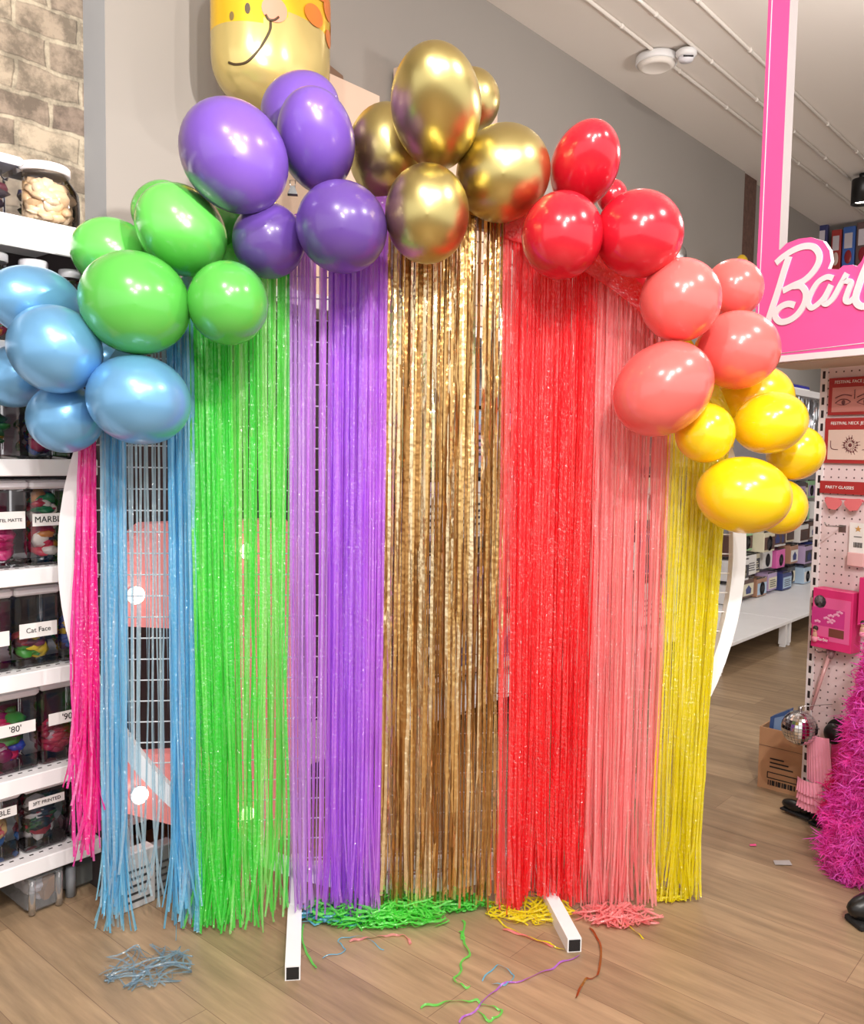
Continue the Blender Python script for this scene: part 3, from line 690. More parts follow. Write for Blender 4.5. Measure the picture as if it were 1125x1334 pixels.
# colour, centre px, radii px, long-axis angle (deg from image x, ccw), layer (0 front .. 3 back), label
BAL = [
 ('blue', 47, 394, 64, 46, -15, 1, 'pearl blue balloon at the top of the blue cluster, under the shelf jars'),
 ('blue', 72, 455, 60, 56, -35, 0, 'pearl blue balloon in the middle front of the blue cluster'),
 ('blue', 22, 490, 46, 40, 20, 2, 'pearl blue balloon on the far left, cut by the photo edge'),
 ('blue', 85, 545, 48, 45, 0, 1, 'pearl blue balloon lowest in the blue cluster, above the pink fringe'),
 ('blue', 181, 521, 66, 58, -15, 0, 'large pearl blue balloon above the blue fringe'),
 ('blue', 138, 470, 26, 24, 0, 3, 'small pearl blue balloon peeking out behind the two front blue ones'),
 ('green', 146, 330, 52, 45, -15, 2, 'green balloon on the left of the green cluster, beside the wall'),
 ('green', 207, 270, 38, 32, 35, 3, 'green balloon half hidden at the top back of the green cluster'),
 ('green', 236, 300, 63, 54, -50, 1, 'upper front green balloon beneath the large purple balloon'),
 ('green', 176, 395, 71, 66, -25, 0, 'largest front green balloon with a dark navel, above the blue ones'),
 ('green', 297, 395, 52, 54, 0, 0, 'green balloon at the lower right of the cluster, above the green fringe'),
 ('green', 298, 305, 34, 40, 0, 3, 'dark shaded green balloon behind the small purple balloon'),
 ('purple', 305, 204, 75, 66, -52, 0, 'large tilted purple balloon on the left of the purple cluster'),
 ('purple', 391, 142, 52, 45, 20, 2, 'purple balloon at the top back, in front of the carton'),
 ('purple', 412, 184, 65, 50, 98, 1, 'upright purple balloon at the upper right of the purple cluster'),
 ('purple', 350, 314, 47, 48, 0, 1, 'small dark purple balloon at the bottom of the cluster'),
 ('purple', 445, 296, 60, 58, -40, 0, 'round purple balloon above the purple fringe, touching the gold one'),
 ('gold', 568, 140, 77, 59, 94, 0, 'tallest chrome gold balloon at the very top of the arch'),
 ('gold', 505, 199, 52, 61, 0, 2, 'chrome gold balloon on the left, beside the purple balloons'),
 ('gold', 614, 131, 37, 40, 0, 3, 'chrome gold balloon peeking out behind the tallest one'),
 ('gold', 655, 226, 63, 60, 45, 1, 'chrome gold balloon on the right, beside the red balloons'),
 ('gold', 556, 279, 55, 63, 0, 0, 'lowest chrome gold balloon, above the gold fringe'),
 ('red', 761, 216, 60, 44, 72, 1, 'tall red balloon at the top of the red cluster'),
 ('red', 732, 307, 53, 56, 0, 0, 'red balloon with a dark navel at the lower left of the red cluster'),
 ('red', 832, 305, 57, 56, -20, 0, 'red balloon on the right of the red cluster'),
 ('red', 797, 256, 20, 22, 0, 3, 'red balloon mostly hidden behind the two front red ones'),
 ('red', 690, 300, 30, 34, 0, 3, 'red balloon peeking out under the right gold balloon'),
 ('red', 826, 360, 36, 34, 0, 3, 'red balloon hidden behind the right red and upper coral ones'),
 ('coral', 886, 391, 52, 54, 0, 0, 'coral balloon at the upper left of the coral cluster'),
 ('coral', 955, 376, 38, 38, 0, 2, 'coral balloon at the top back of the coral cluster, beside the pink sign'),
 ('coral', 960, 456, 54, 51, 0, 1, 'coral balloon on the right of the coral cluster, above the yellow ones'),
 ('coral', 863, 507, 68, 58, 40, 0, 'largest pale coral balloon with a dark navel, above the coral fringe'),
 ('coral', 842, 440, 30, 32, 0, 3, 'deep coral balloon hidden behind the largest coral one'),
 ('yellow', 978, 522, 54, 46, 15, 2, 'yellow balloon at the top back, under the coral balloon'),
 ('yellow', 1003, 551, 47, 40, 15, 1, 'yellow balloon in the upper middle of the yellow cluster'),
 ('yellow', 1036, 590, 37, 35, 30, 2, 'yellow balloon furthest right in the yellow cluster'),
 ('yellow', 918, 564, 38, 39, 0, 0, 'small yellow balloon at the left, under the largest coral balloon'),
 ('yellow', 968, 645, 60, 50, -8, 0, 'largest front yellow balloon at the bottom of the cluster'),
 ('yellow', 1015, 660, 35, 36, 0, 2, 'yellow balloon behind the bottom right of the largest yellow one'),
]
LAYY = [-.24, -.13, .02, .12]
CLUS = {}
for q in BAL: CLUS.setdefault(q[0], []).append((q[1], q[2]))
CLUS = {k: (sum(p[0] for p in v) / len(v), sum(p[1] for p in v) / len(v)) for k, v in CLUS.items()}
st = []
O = Vector((0, 0, CAMZ))
for (c, x, y, rx, ry, ang, lay, lb) in BAL:
    p = hit(x, y, RING.w(0, LAYY[lay] - .02, 0), RING.y)
    st.append([p, lay])
def rad(i):
    q = BAL[i]; return math.sqrt(q[3] * q[4]) * depth_of(st[i][0]) / FPX
for it in range(60):
    for i in range(len(BAL)):
        for j in range(i + 1, len(BAL)):
            d = st[j][0] - st[i][0]; need = (rad(i) + rad(j)) * .90
            if d.length < need:
                push = min(.02, (need - d.length) * .3)
                back = j if (depth_of(st[j][0]) + .05 * st[j][1]) >= (depth_of(st[i][0]) + .05 * st[i][1]) else i
                fore = i if back == j else j
                for k, sg in ((back, .7), (fore, -.5)):
                    r_ = (st[k][0] - O); nd = r_.length + push * sg
                    st[k][0] = O + r_.normalized() * nd
def balloon(i):
    c, x, y, rx, ry, ang, lay, lb = BAL[i]; p = st[i][0]; s = depth_of(p) / FPX
    A, Bx = rx * s, ry * s
    view = (O - p).normalized()
    ux = (RIGHT - view * RIGHT.dot(view)).normalized(); uy = view.cross(ux)
    a = math.radians(ang); e1 = ux * math.cos(a) + uy * math.sin(a); e2 = -ux * math.sin(a) + uy * math.cos(a)
    if A < Bx: e1, e2, A, Bx = e2, -e1, Bx, A
    elong = A / Bx > 1.21
    cl = CLUS[c]; tv = ux * (cl[0] - x) - uy * (cl[1] - y)
    if elong:
        ax = e1 if e1.dot(tv) < 0 else -e1      # crown direction, the tail points to the cluster centre
        ax = (ax + view * .8).normalized(); cs = 1 / math.sqrt(1.64); A2 = math.sqrt(max(Bx * Bx, A * A - Bx * Bx * .39)) / cs if A > Bx * 1.02 else A; S = (Bx, Bx, min(A2, Bx * 1.45)); X = view.cross(ax).normalized(); Y = ax.cross(X)
    else:
        sh = tv.normalized() * .25 if tv.length > 1 else Vector()
        ax = view; X, Y = e1, e2; S = (A, Bx, (A + Bx) / 2 * 1.08)
        if X.cross(Y).dot(ax) < 0: Y = -Y
    Rm = Matrix((X, Y, ax)).transposed()
    b = MB(); n, m = 40, 26; prof = []
    for k in range(m):
        th = PI * k / m; r = math.sin(th); z = math.cos(th)
        if z < 0:
            r *= 1 - .10 * z * z; z *= 1 + .10 * z * z
        prof.append((r, z))
    prof = [q for q in prof if not (q[1] < 0 and q[0] < .10)]
    prof += [(.085, -1.10), (.07, -1.14)]
    vs = []; fs = []
    for r, z in prof:
        for k in range(n):
            an = 2 * PI * k / n; vs.append(Rm @ Vector((r * math.cos(an) * S[0], r * math.sin(an) * S[1], z * S[2])))
    for q in range(len(prof) - 1):
        for k in range(n): fs.append((q * n + k, (q + 1) * n + k, (q + 1) * n + (k + 1) % n, q * n + (k + 1) % n))
    fs.append(tuple((len(prof) - 1) * n + k for k in range(n - 1, -1, -1)))
    b.add(vs, fs, 0, True)
    o = b.build('balloon', LAT[c], None, p); tag(o, lb, 'balloon', c + ' balloons of the arch')
    kb = MB(); kb.lathe([(.010, -.02), (.013, -.006), (.006, .0), (.009, .012)], 12); kv = [Rm @ (Vector((v[0], v[1], v[2])) + Vector((0, 0, -1.14 * S[2] - .004))) for v in kb.v]
    kb.v = [tuple(v) for v in kv]; kb.build('knot', LAT[c], o)
for i in range(len(BAL)): balloon(i)
# ------------------------------------------------------------------ tinsel on the floor
def squiggle(R, x, y, n, step, curl, z=.006, bounds=None):
    a = R.uniform(0, 6.28); k = R.gauss(0, curl); pts = []
    for i in range(n):
        pts.append((x, y, z + R.uniform(0, .004)))
        k += R.gauss(0, curl * .5); k *= .85; a += k
        x += math.cos(a) * step; y += math.sin(a) * step
        if bounds:
            cx, cy, rx, ry = bounds
            if ((x - cx) / rx) ** 2 + ((y - cy) / ry) ** 2 > 1: a = math.atan2(cy - y, cx - x) + R.uniform(-.6, .6)
    return pts
def pile(px, py, rpx, rpy, n, m, label, seed, hgt=.05, w=.006, ln=26, curl=.5):
    R = random.Random(seed); c = floor_at(px, py); rx = rpx * depth_of(c) / FPX
    ry = (floor_at(px, py - rpy) - floor_at(px, py + rpy)).length / 2
    b = MB()
    for k in range(n):
        rr = math.sqrt(R.random()); a = R.uniform(0, 6.28); x0, y0 = rr * rx * math.cos(a) * .9, rr * ry * math.sin(a) * .9
        zz = .005 + hgt * R.random() * (1 - rr * .7)
        pts = squiggle(R, x0, y0, ln, .014, curl, zz, (0, 0, rx, ry)); tw = R.uniform(-.6, .6)
        pts = smooth_path(pts[::2], 2)
        ds = []
        for i, p in enumerate(pts):
            q = pts[min(i + 1, len(pts) - 1)] - pts[max(i - 1, 0)]; d = Vector((-q.y, q.x, 0)).normalized() if q.length > 1e-6 else Vector((1, 0, 0))
            an = tw + .7 * math.sin(i * .35 + k); ds.append((d * math.cos(an) + Vector((0, 0, 1)) * math.sin(an)).normalized())
        b.ribbon([Vector((p.x, p.y, max(.004, p.z))) for p in pts], ds, w)
    o = b.build('tinsel_heap', m, None, (c.x, c.y, 0)); tag(o, label, 'tinsel', None, 'stuff'); return o
def trail(pxs, m, label, w=.006, curl=.0, seed=1, group='loose tinsel strands on the floor'):
    R = random.Random(seed); P_ = smooth_path([floor_at(*p) for p in pxs], 7); b = MB(); o = P_[0].copy(); pts = []; ds = []
    for i, p in enumerate(P_):
        q = P_[min(i + 1, len(P_) - 1)] - P_[max(i - 1, 0)]; d = Vector((-q.y, q.x, 0)).normalized()
        pts.append(p - o + d * curl * math.sin(i * .9) + Vector((0, 0, .004 + .004 * math.sin(i * .7) ** 2))); an = .5 * math.sin(i * .5)
        ds.append((d * math.cos(an) + Vector((0, 0, 1)) * math.sin(an)).normalized())
    b.ribbon(pts, ds, w); ob = b.build('tinsel_strand', m, None, o); tag(ob, label, 'tinsel', group)
FG, FB, FY = F['green'][0], F['blue'][1], F['yellow'][0]
pile(490, 1194, 98, 19, 190, FG, 'heap of green tinsel on the floor under the purple and gold fringe', 1, .085, .0055)
pile(588, 1180, 52, 11, 50, FG, 'thin spread of green tinsel under the right half of the gold fringe', 2, .04)
pile(440, 1196, 55, 12, 26, FB, 'blue tinsel tangled at the left end of the green heap', 3, .05)
pile(520, 1172, 45, 8, 22, FB, 'blue tinsel behind the green heap under the gold fringe', 8, .03)
pile(690, 1190, 60, 16, 34, FY, 'yellow tinsel spread on the floor under the red fringe', 4, .03, .005)
pile(192, 1264, 58, 25, 26, film('shed_blue_film', (160, 190, 210), .35), 'small heap of shed blue tinsel in front of the blue fringe', 5, .025, .0045, 24, .16)
pile(806, 1198, 58, 13, 46, F['coral'][0], 'coral tinsel ends on the floor below the coral fringe', 6, .035, .0055, 24, .3)
pile(865, 1170, 30, 8, 18, FY, 'yellow tinsel ends on the floor below the yellow fringe', 9, .03)
trail([(602, 1200), (605, 1225), (598, 1215), (610, 1240), (600, 1262), (594, 1282), (612, 1288)], FG, 'wavy green strand trailing forward from the green heap', .007, .006)
trail([(548, 1315), (580, 1308), (615, 1306), (632, 1312), (652, 1318), (640, 1332), (622, 1320)], FG, 'curly green strand near the bottom edge of the photo', .007, .004)
trail([(396, 1205), (393, 1222), (400, 1245), (412, 1264)], FG, 'single green strand just right of the left foot', .006)
trail([(455, 1228), (478, 1224), (505, 1221), (527, 1221), (535, 1232)], F['coral'][0], 'reddish strand in front of the green heap', .008)
trail([(598, 1334), (625, 1312), (650, 1288), (690, 1276), (725, 1260), (755, 1246)], F['purple'][1], 'long purple strand running to the right foot', .005, .004)
trail([(768, 1210), (782, 1235), (778, 1272), (762, 1279), (750, 1302)], F['gold'][2], 'bronze strand curving in front of the right foot', .006)
trail([(640, 1195), (670, 1215), (705, 1228), (735, 1240)], FY, 'yellow strand running to the right foot', .005, .003)
trail([(655, 1212), (685, 1222), (720, 1235)], F['coral'][1], 'pale coral strand beside the yellow strand', .008)
trail([(420, 1250), (450, 1240), (440, 1228), (470, 1222), (500, 1240)], FB, 'thin blue strand left of the reddish strand', .003, .003)
trail([(628, 1280), (648, 1260), (668, 1272), (660, 1284), (640, 1284)], FB, 'thin looped blue strand crossing the purple strand', .004, .002)
trail([(800, 1205), (820, 1210), (838, 1225)], FY, 'short yellow strand beyond the coral ends', .005)

# ------------------------------------------------------------------ pink fixture at the right: pegboard, sign, goods
def pegs():
    m, nt, N, L = nodes('pegboard')
    out = N('ShaderNodeOutputMaterial'); b = N('ShaderNodeBsdfPrincipled'); tc = N('ShaderNodeTexCoord'); sp = N('ShaderNodeSeparateXYZ'); L(tc.outputs['Object'], sp.inputs[0])
    def cell(s, size):
        a = N('ShaderNodeMath'); a.operation = 'PINGPONG'; a.inputs[1].default_value = size / 2; L(s, a.inputs[0]); return a.outputs[0]
    cx, cz = cell(sp.outputs['X'], .032), cell(sp.outputs['Z'], .032)
    cb = N('ShaderNodeCombineXYZ'); L(cx, cb.inputs[0]); L(cz, cb.inputs[1]); ln = N('ShaderNodeVectorMath'); ln.operation = 'LENGTH'; L(cb.outputs[0], ln.inputs[0])
    lt = N('ShaderNodeMath'); lt.operation = 'LESS_THAN'; lt.inputs[1].default_value = .0036; L(ln.outputs['Value'], lt.inputs[0])
    mx = N('ShaderNodeMix'); mx.data_type = 'RGBA'; mx.inputs[6].default_value = lin((228, 208, 210)); mx.inputs[7].default_value = lin((96, 78, 80)); L(lt.outputs[0], mx.inputs[0])
    L(mx.outputs[2], b.inputs['Base Color']); b.inputs['Roughness'].default_value = .55; L(b.outputs[0], out.inputs['Surface']); return m
M['peg'] = pegs()
PW = 1.0
t = thing('pegboard_panel', 'white perforated pegboard panel under the pink sign', 'pegboard', tuple(FIX.o), FIX.a)
b = MB(); b.box(.03, PW, .0, .02, .12, 1.82); b.build('perforated_sheet', M['peg'], t)
def slots():
    m, nt, N, L = nodes('slotted_metal')
    out = N('ShaderNodeOutputMaterial'); b = N('ShaderNodeBsdfPrincipled'); tc = N('ShaderNodeTexCoord'); sp = N('ShaderNodeSeparateXYZ'); L(tc.outputs['Object'], sp.inputs[0])
    def mth(op, a, v):
        n = N('ShaderNodeMath'); n.operation = op; n.inputs[1].default_value = v; L(a, n.inputs[0]); return n.outputs[0]
    z = mth('LESS_THAN', mth('MODULO', sp.outputs['Z'], .052), .030); x = mth('LESS_THAN', mth('ABSOLUTE', mth('SUBTRACT', sp.outputs['X'], .015), 0), .006)
    k = N('ShaderNodeMath'); k.operation = 'MULTIPLY'; L(z, k.inputs[0]); L(x, k.inputs[1])
    mx = N('ShaderNodeMix'); mx.data_type = 'RGBA'; mx.inputs[6].default_value = lin((236, 232, 234)); mx.inputs[7].default_value = lin((40, 34, 36)); L(k.outputs[0], mx.inputs[0])
    L(mx.outputs[2], b.inputs['Base Color']); b.inputs['Roughness'].default_value = .45; L(b.outputs[0], out.inputs['Surface']); return m
b = MB(); b.box(0, .03, -.004, .026, 0, 1.82); u = b.build('upright', slots(), t)
b = MB(); b.box(.05, PW, .0, .06, 0, .118); b.build('kick_board', M['white_metal'], t)
# header box with the sign
SD = -.30
LX = FIX.px(983, 440, SD)[0]; ZB = FIX.px(1012, 472, SD)[1]; ZB2 = FIX.px(1012, 463, SD)[1]
t = thing('shop_sign', 'hot pink shop sign with white script lettering and a tall pink post', 'sign', tuple(FIX.o), FIX.a)
def fp(x, y): return FIX.px(x, y, SD)
RX = LX + .95
out = [fp(981, 466), fp(984, 400), fp(986, 330), fp(1016, 325), fp(1024, 317), fp(1040, 311), fp(1056, 309), fp(1072, 314), fp(1080, 326), fp(1082, 340), fp(1078, 350), fp(1092, 351), fp(1098, 346), fp(1110, 345), fp(1116, 347), fp(1122, 340), fp(1130, 322), fp(1150, 305), fp(1180, 320), fp(1186, 345), fp(1215, 340), fp(1235, 360), fp(1240, 448)]
b = MB(); b.prism(out, SD, SD + .02, 0, 1); b.build('sign_board', [M['pink_sign'], M['sign_white']], t)
b = MB(); pr = [fp(1010, -60), fp(1040.5, -60), fp(1015, 332), fp(986, 332)]
pz = 3.5; x0 = fp(986, 332)[0]; x1 = fp(1014, 328)[0]; zz = fp(986, 332)[1]
b.prism([(x0, zz - .01), (x1, zz - .01), (x1, pz), (x0, pz)], SD + .001, SD + .05, 0, 1); b.build('post', [M['pink_sign'], mat('post_side', (168, 160, 160), .6)], t)
b = MB(); b.box(x0 + .016, x0 + .019, SD - .0012, SD + .0005, fp(986, 410)[1], pz); 
sl = [fp(1012, 461), fp(1125, 447), fp(1240, 434)]
b.tube([(x, SD - .0006, z) for x, z in sl], .0018, 6); b.build('white_line', M['sign_white'], t)
b = MB(); zb1 = fp(1012, 472)[1]; zb2 = fp(1012, 464)[1]
b.box(fp(983, 470)[0], RX, SD - .004, SD + .02, zb1, zb2); b.build('bottom_edge', M['sign_white'], t)
b = MB(); b.box(fp(983, 470)[0] + .002, RX, SD + .021, -.006, zb1 - .004, zb1 + .10); b.build('header_box', mat('header_wood', (206, 190, 170), .6), t)
b = MB(); NS = [0]
def stroke(pts, w, k=6): 
    P_ = smooth_path([Vector((*fp(x, y), 0)) for x, y in pts], k); P_ = [Vector((p.x, SD - .003, p.y)) for p in P_]; n = len(P_)
    ds = []
    for i in range(n):
        q = P_[min(i + 1, n - 1)] - P_[max(i - 1, 0)]; ds.append(Vector((-q.z, 0, q.x)).normalized())
    NS[0] += 1; yy = SD - .004 - .0005 * NS[0]
    b.ribbon([Vector((p.x, yy, p.z)) for p in P_], ds, w)
    # thickness
    for sg in (-1, 1):
        vs = []; 
        for p, d in zip(P_, ds):
            e = p + d * (w / 2 * sg); vs += [(e.x, yy, e.z), (e.x, SD + .001, e.z)]
        b.add(vs, [(2 * i, 2 * i + 1, 2 * i + 3, 2 * i + 2) for i in range(n - 1)])
SW = .0235
stroke([(1011, 343), (1020, 335), (1034, 326), (1048, 321), (1060, 322), (1067, 331), (1066, 343), (1058, 356), (1047, 366), (1034, 372), (1020, 379)], SW)
stroke([(1028, 334), (1022, 352), (1014, 378), (1006, 402), (1000, 420)], SW * 1.1)
stroke([(1034, 373), (1044, 373), (1050, 382), (1048, 396), (1039, 410), (1027, 418), (1016, 419), (1010, 411), (1016, 401), (1027, 396), (1036, 398)], SW)
stroke([(1086, 363), (1078, 361), (1066, 368), (1057, 382), (1053, 394), (1057, 401), (1064, 398), (1074, 388), (1083, 371)], SW * .85)
stroke([(1083, 372), (1076, 387), (1073, 394), (1078, 396), (1086, 388), (1096, 370), (1104, 356)], SW * .85)
stroke([(1104, 356), (1100, 365), (1109, 368), (1105, 380), (1102, 391), (1108, 393), (1116, 385)], SW * .85)
stroke([(1142, 322), (1130, 345), (1120, 370), (1115, 390), (1122, 399), (1134, 396), (1144, 382), (1140, 372), (1130, 376)], SW)
stroke([(1144, 384), (1152, 376), (1160, 364), (1154, 380), (1152, 392), (1160, 394), (1172, 382)], SW * .85)
stroke([(1172, 382), (1182, 374), (1186, 364), (1178, 364), (1171, 378), (1174, 392), (1186, 392), (1200, 380)], SW * .85)
b.build('script_lettering', M['sign_white'], t)
# red header cards
def card(px0, px1, py0, py1, words, art, label, d=-.012):
    x0, z1 = FIX.px(px0, py0, d); z0 = FIX.px(px0, py1, d)[1]; w = .22 if px1 is None else FIX.px(px1, py0, d)[0] - x0
    t = thing('display_card', label, 'card', tuple(FIX.w(x0, d, z0)), FIX.a, 'red header cards on the pegboard')
    h = z1 - z0
    b = MB(); b.box(0, w, 0, .004, 0, h); b.build('backing_card', M['red_card'], t)
    text(words, .017, 'lettering', M['label'], t, (.024, -.001, h * (.5 if not art else .88)), align='LEFT')
    if art:
        b = MB(); b.box(.016, w - .016, -.0012, -.0002, h * .08, h * .74); b.build('picture', M['blush_card' if art == 1 else 'beige_card'], t)
        b = MB(); R = random.Random(art)
        if art == 1:
            for cx in (.065, .155):
                b.tube(smooth_path([(cx - .034, -.002, h * .32), (cx - .012, -.002, h * .41), (cx + .012, -.002, h * .41), (cx + .03, -.002, h * .34)]), .0018, 6)
                b.tube(smooth_path([(cx - .03, -.002, h * .31), (cx, -.002, h * .26), (cx + .028, -.002, h * .33)]), .0012, 6)
                b.tube(smooth_path([(cx - .034, -.002, h * .46), (cx, -.002, h * .54), (cx + .034, -.002, h * .50)]), .0022, 6)
                b.blob((cx, -.002, h * .335), (.008, .0008, .010))
            for k in range(5): b.blob((.11, -.002, h * (.44 + .05 * k)), (.0025, .001, .004))
        else:
            for k in range(18):
                a = 2 * PI * k / 18; r1 = .012; r2 = R.uniform(.025, .042)
                b.tube([(.11 + r1 * math.cos(a), -.002, h * .4 + r1 * math.sin(a)), (.11 + r2 * math.cos(a), -.002, h * .4 + r2 * math.sin(a))], .0009, 5)
                b.blob((.11 + r2 * .7 * math.cos(a), -.0022, h * .4 + r2 * .7 * math.sin(a)), (.004, .0012, .004))
            for sg in (-1, 1): b.tube(smooth_path([(.11 + sg * .05, -.002, h * .3), (.11 + sg * .078, -.002, h * .33), (.11 + sg * .082, -.002, h * .5)]), .0014, 6)
            b.blob((.11, -.0022, h * .4), (.008, .002, .008))
        b.build('drawing', C((110, 60, 62)), t)
card(1080, None, 493, 541, 'FESTIVAL FACE JEWELS', 1, 'red card with drawn eyes, topmost on the pegboard')
card(1075, None, 545, 603, 'FESTIVAL NECK JEWELS', 2, 'red card with a jewel necklace drawing, second on the pegboard')
card(1068, None, 626, 642, 'PARTY GLASSES', 0, 'narrow red strip card lettered for party glasses on the pegboard')
x, z = FIX.px(1098, 657, -.03)
t = thing('party_glasses', 'pink party glasses hanging below the narrow red strip card', 'glasses', tuple(FIX.w(x, -.03, z)), FIX.a)
for sg in (-1, 1):
    b = MB(); b.prism([(sg * .005, .012), (sg * .02, .022), (sg * .07, .026), (sg * .078, .012), (sg * .06, -.02), (sg * .03, -.024), (sg * .008, -.004)], -.004, .0); b.build('lens', C((225, 120, 124), .15), t)
b = MB(); b.tube([(-.078, .0, .02), (.078, .0, .02)], .004, 6); b.tube([(-.075, .0, .02), (-.07, .028, .01)], .003, 6); b.tube([(.075, .0, .02), (.07, .028, .01)], .003, 6); b.build('bridge', C((214, 96, 110), .3), t)
def hook(px, py, label, l=.11):
    x, z = FIX.px(px, py, -.002)
    t = thing('peg_hook', label, 'hook', tuple(FIX.w(x, 0, z)), FIX.a, 'steel hooks on the pegboard')
    b = MB(); b.tube([(0, 0, 0), (0, -l, .006), (0, -l - .012, .02)], .003, 8); b.build('arm', M['steel'], t)
    b = MB(); b.box(-.015, .015, -.003, 0, -.022, .006); b.build('back_plate', M['steel'], t)
hook(1097, 686, 'empty steel hook on the pegboard under the party glasses')
x, z = FIX.px(1117, 700, -.02)
t = thing('blister_pack', 'tall white pack with a barcode hanging beside the empty hook', 'pack', tuple(FIX.w(x, -.02, z)), FIX.a)
b = MB(); b.box(-.035, .035, 0, .006, -.115, .055); b.build('backing_card', M['label'], t)
b = MB()
for k in range(9): b.box(-.016 + k * .004, -.0142 + k * .004 + (.0008 if k % 3 else 0), -.0012, 0, -.04, -.02)
b.box(-.016, .016, -.0012, 0, .0, .003); b.build('barcode', M['ink'], t)
b = MB(); b.box(-.034, .034, -.012, -.0002, -.113, -.06, bev=.004); b.build('pink_insert', C((236, 190, 190), .3), t)
b = MB(); b.prism([(.0, .045), (.004, .036), (.013, .036), (.006, .03), (.009, .021), (0, .026), (-.009, .021), (-.006, .03), (-.013, .036), (-.004, .036)], -.0012, 0); b.build('star', C((206, 160, 90)), t)
def doll_box(px0, px1, py0, py1, label, dark=False):
    d = -.075; x0, z1 = FIX.px(px0, py0, d); x1 = FIX.px(px1, py0, d)[0]; z0 = FIX.px(px0, py1, d)[1]; w, h = x1 - x0, z1 - z0
    t = thing('gift_box', label, 'box', tuple(FIX.w(x0, d, z0)), FIX.a, 'pink boxes on the pegboard')
    b = MB(); b.box(0, w, 0, .065, 0, h, bev=.003); b.build('box_body', M['hot_pink_box'], t)
    if dark: return t
    b = MB(); b.box(.006, w - .008, -.0012, 0, h * .14, h * .86); b.build('front_print', M['pink_card'], t)
    b = MB(); b.box(.0, w - .03, -.0018, -.0012, h * .38, h * .68); R = random.Random(2); b.build('pattern_panel', C((206, 60, 140), .4), t)
    b = MB()
    for q in range(7):
        cx, cz = w * R.uniform(.12, .72), h * R.uniform(.42, .66)
        for e in (-.008, 0, .008): b.blob((cx + e, -.002, cz + (.003 if e == 0 else 0)), (.006, .0006, .005), 0, 8, 5)
    b.build('cloud_motif', C((240, 170, 205)), t)
    b = MB(); b.lathe([(0, 0), (w * .15, 0)], 20); b.v = [(w * .2 + v[0], -.0022, h * .78 + v[1]) for v in b.v]; b.build('round_sticker', C((150, 140, 146), .3), t)
    b = MB(); b.box(w * .45, w * .82, -.0024, -.0012, h * .22, h * .36); b.build('window', C((120, 70, 60), .2), t)
    b = MB(); b.box(w * .14, w * .46, -.003, -.0018, h * .10, h * .20); l = b.build('name_plate', C((220, 44, 130)), t)
    text('Barbie', .018, 'lettering', M['label'], l, (w * .3, -.0036, h * .15), shear=.2)
    return t
doll_box(1059, 1112, 765, 842, 'pink cardboard doll gift box with cloud print on the pegboard')
doll_box(1119, 1170, 752, 815, 'plain deep pink box at the right photo edge, above the feather boas', True)
for px, py, lb in ((1060, 828, 'small brown-haired doll figure at the lower left of the pink gift box'), (1122, 822, 'small brown-haired doll figure right of the pink gift box')):
    x, z = FIX.px(px, py, -.09); t = thing('doll_figure', lb, 'doll', tuple(FIX.w(x, -.085, z)), FIX.a, 'doll figures by the pink box')
    b = MB(); b.blob((0, 0, .0), (.010, .007, .02), 0, 10, 8); b.blob((0, 0, .024), (.008, .007, .010), 0, 10, 8); b.build('body', M['skin'], t)
    b = MB(); b.blob((0, .002, .029), (.011, .009, .011), 0, 10, 8); b.build('hair', M['hair'], t)
    b = MB(); b.blob((0, 0, -.012), (.012, .009, .014), 0, 10, 8); b.build('dress', M['pink_fabric'], t)
# wand
x, z = FIX.px(1082, 850, -.04); x2, z2 = FIX.px(1055, 925, -.10)
hook(1080, 849, 'steel hook on the pegboard holding the long wand', .08)
t = thing('wand', 'long rose wand hanging slanted from its pegboard hook', 'wand', tuple(FIX.w(x, -.045, z)), FIX.a)
b = MB(); b.tube([(0, 0, -.0), (x2 - x, -.05, z2 - z)], [.008, .006], 10); b.build('stick', C((196, 150, 150), .25), t)
b = MB(); b.tube([(.01, .0, .012), (.0, .0, -.02)], .012, 8); b.tube([(-.006, 0, .012), (-.004, 0, -.02)], .010, 8); b.build('bow', C((150, 120, 124), .3), t)
# disco ball
x, z = FIX.px(1041, 948, -.16)
t = thing('mirror_ball', 'small mirrored disco ball hanging in front of the carton', 'disco ball', tuple(FIX.w(x, -.16, z)), FIX.a)
b = MB(); r = .068; nv, nu = 16, 30
for i in range(nv):
    t0, t1 = PI * i / nv + .012, PI * (i + 1) / nv - .012
    for k in range(nu):
        a0, a1 = 2 * PI * k / nu + .012, 2 * PI * (k + 1) / nu - .012
        b.add([(r * math.sin(tt) * math.cos(aa), r * math.sin(tt) * math.sin(aa), r * math.cos(tt)) for tt, aa in ((t0, a0), (t1, a0), (t1, a1), (t0, a1))], [(0, 1, 2, 3)])
b.build('mirror_tiles', M['silver'], t)
b = MB(); b.blob((0, 0, 0), (.0665, .0665, .0665), 0, 24, 16); b.build('core', C((120, 116, 120)), t)
b = MB(); b.tube([(0, 0, .066), (0, 0, .085)], .008, 8); b.tube([(0, 0, .085), (.04, .15, z2 - z + .02)], .0015, 5); b.build('hanging_cord', M['steel'], t)
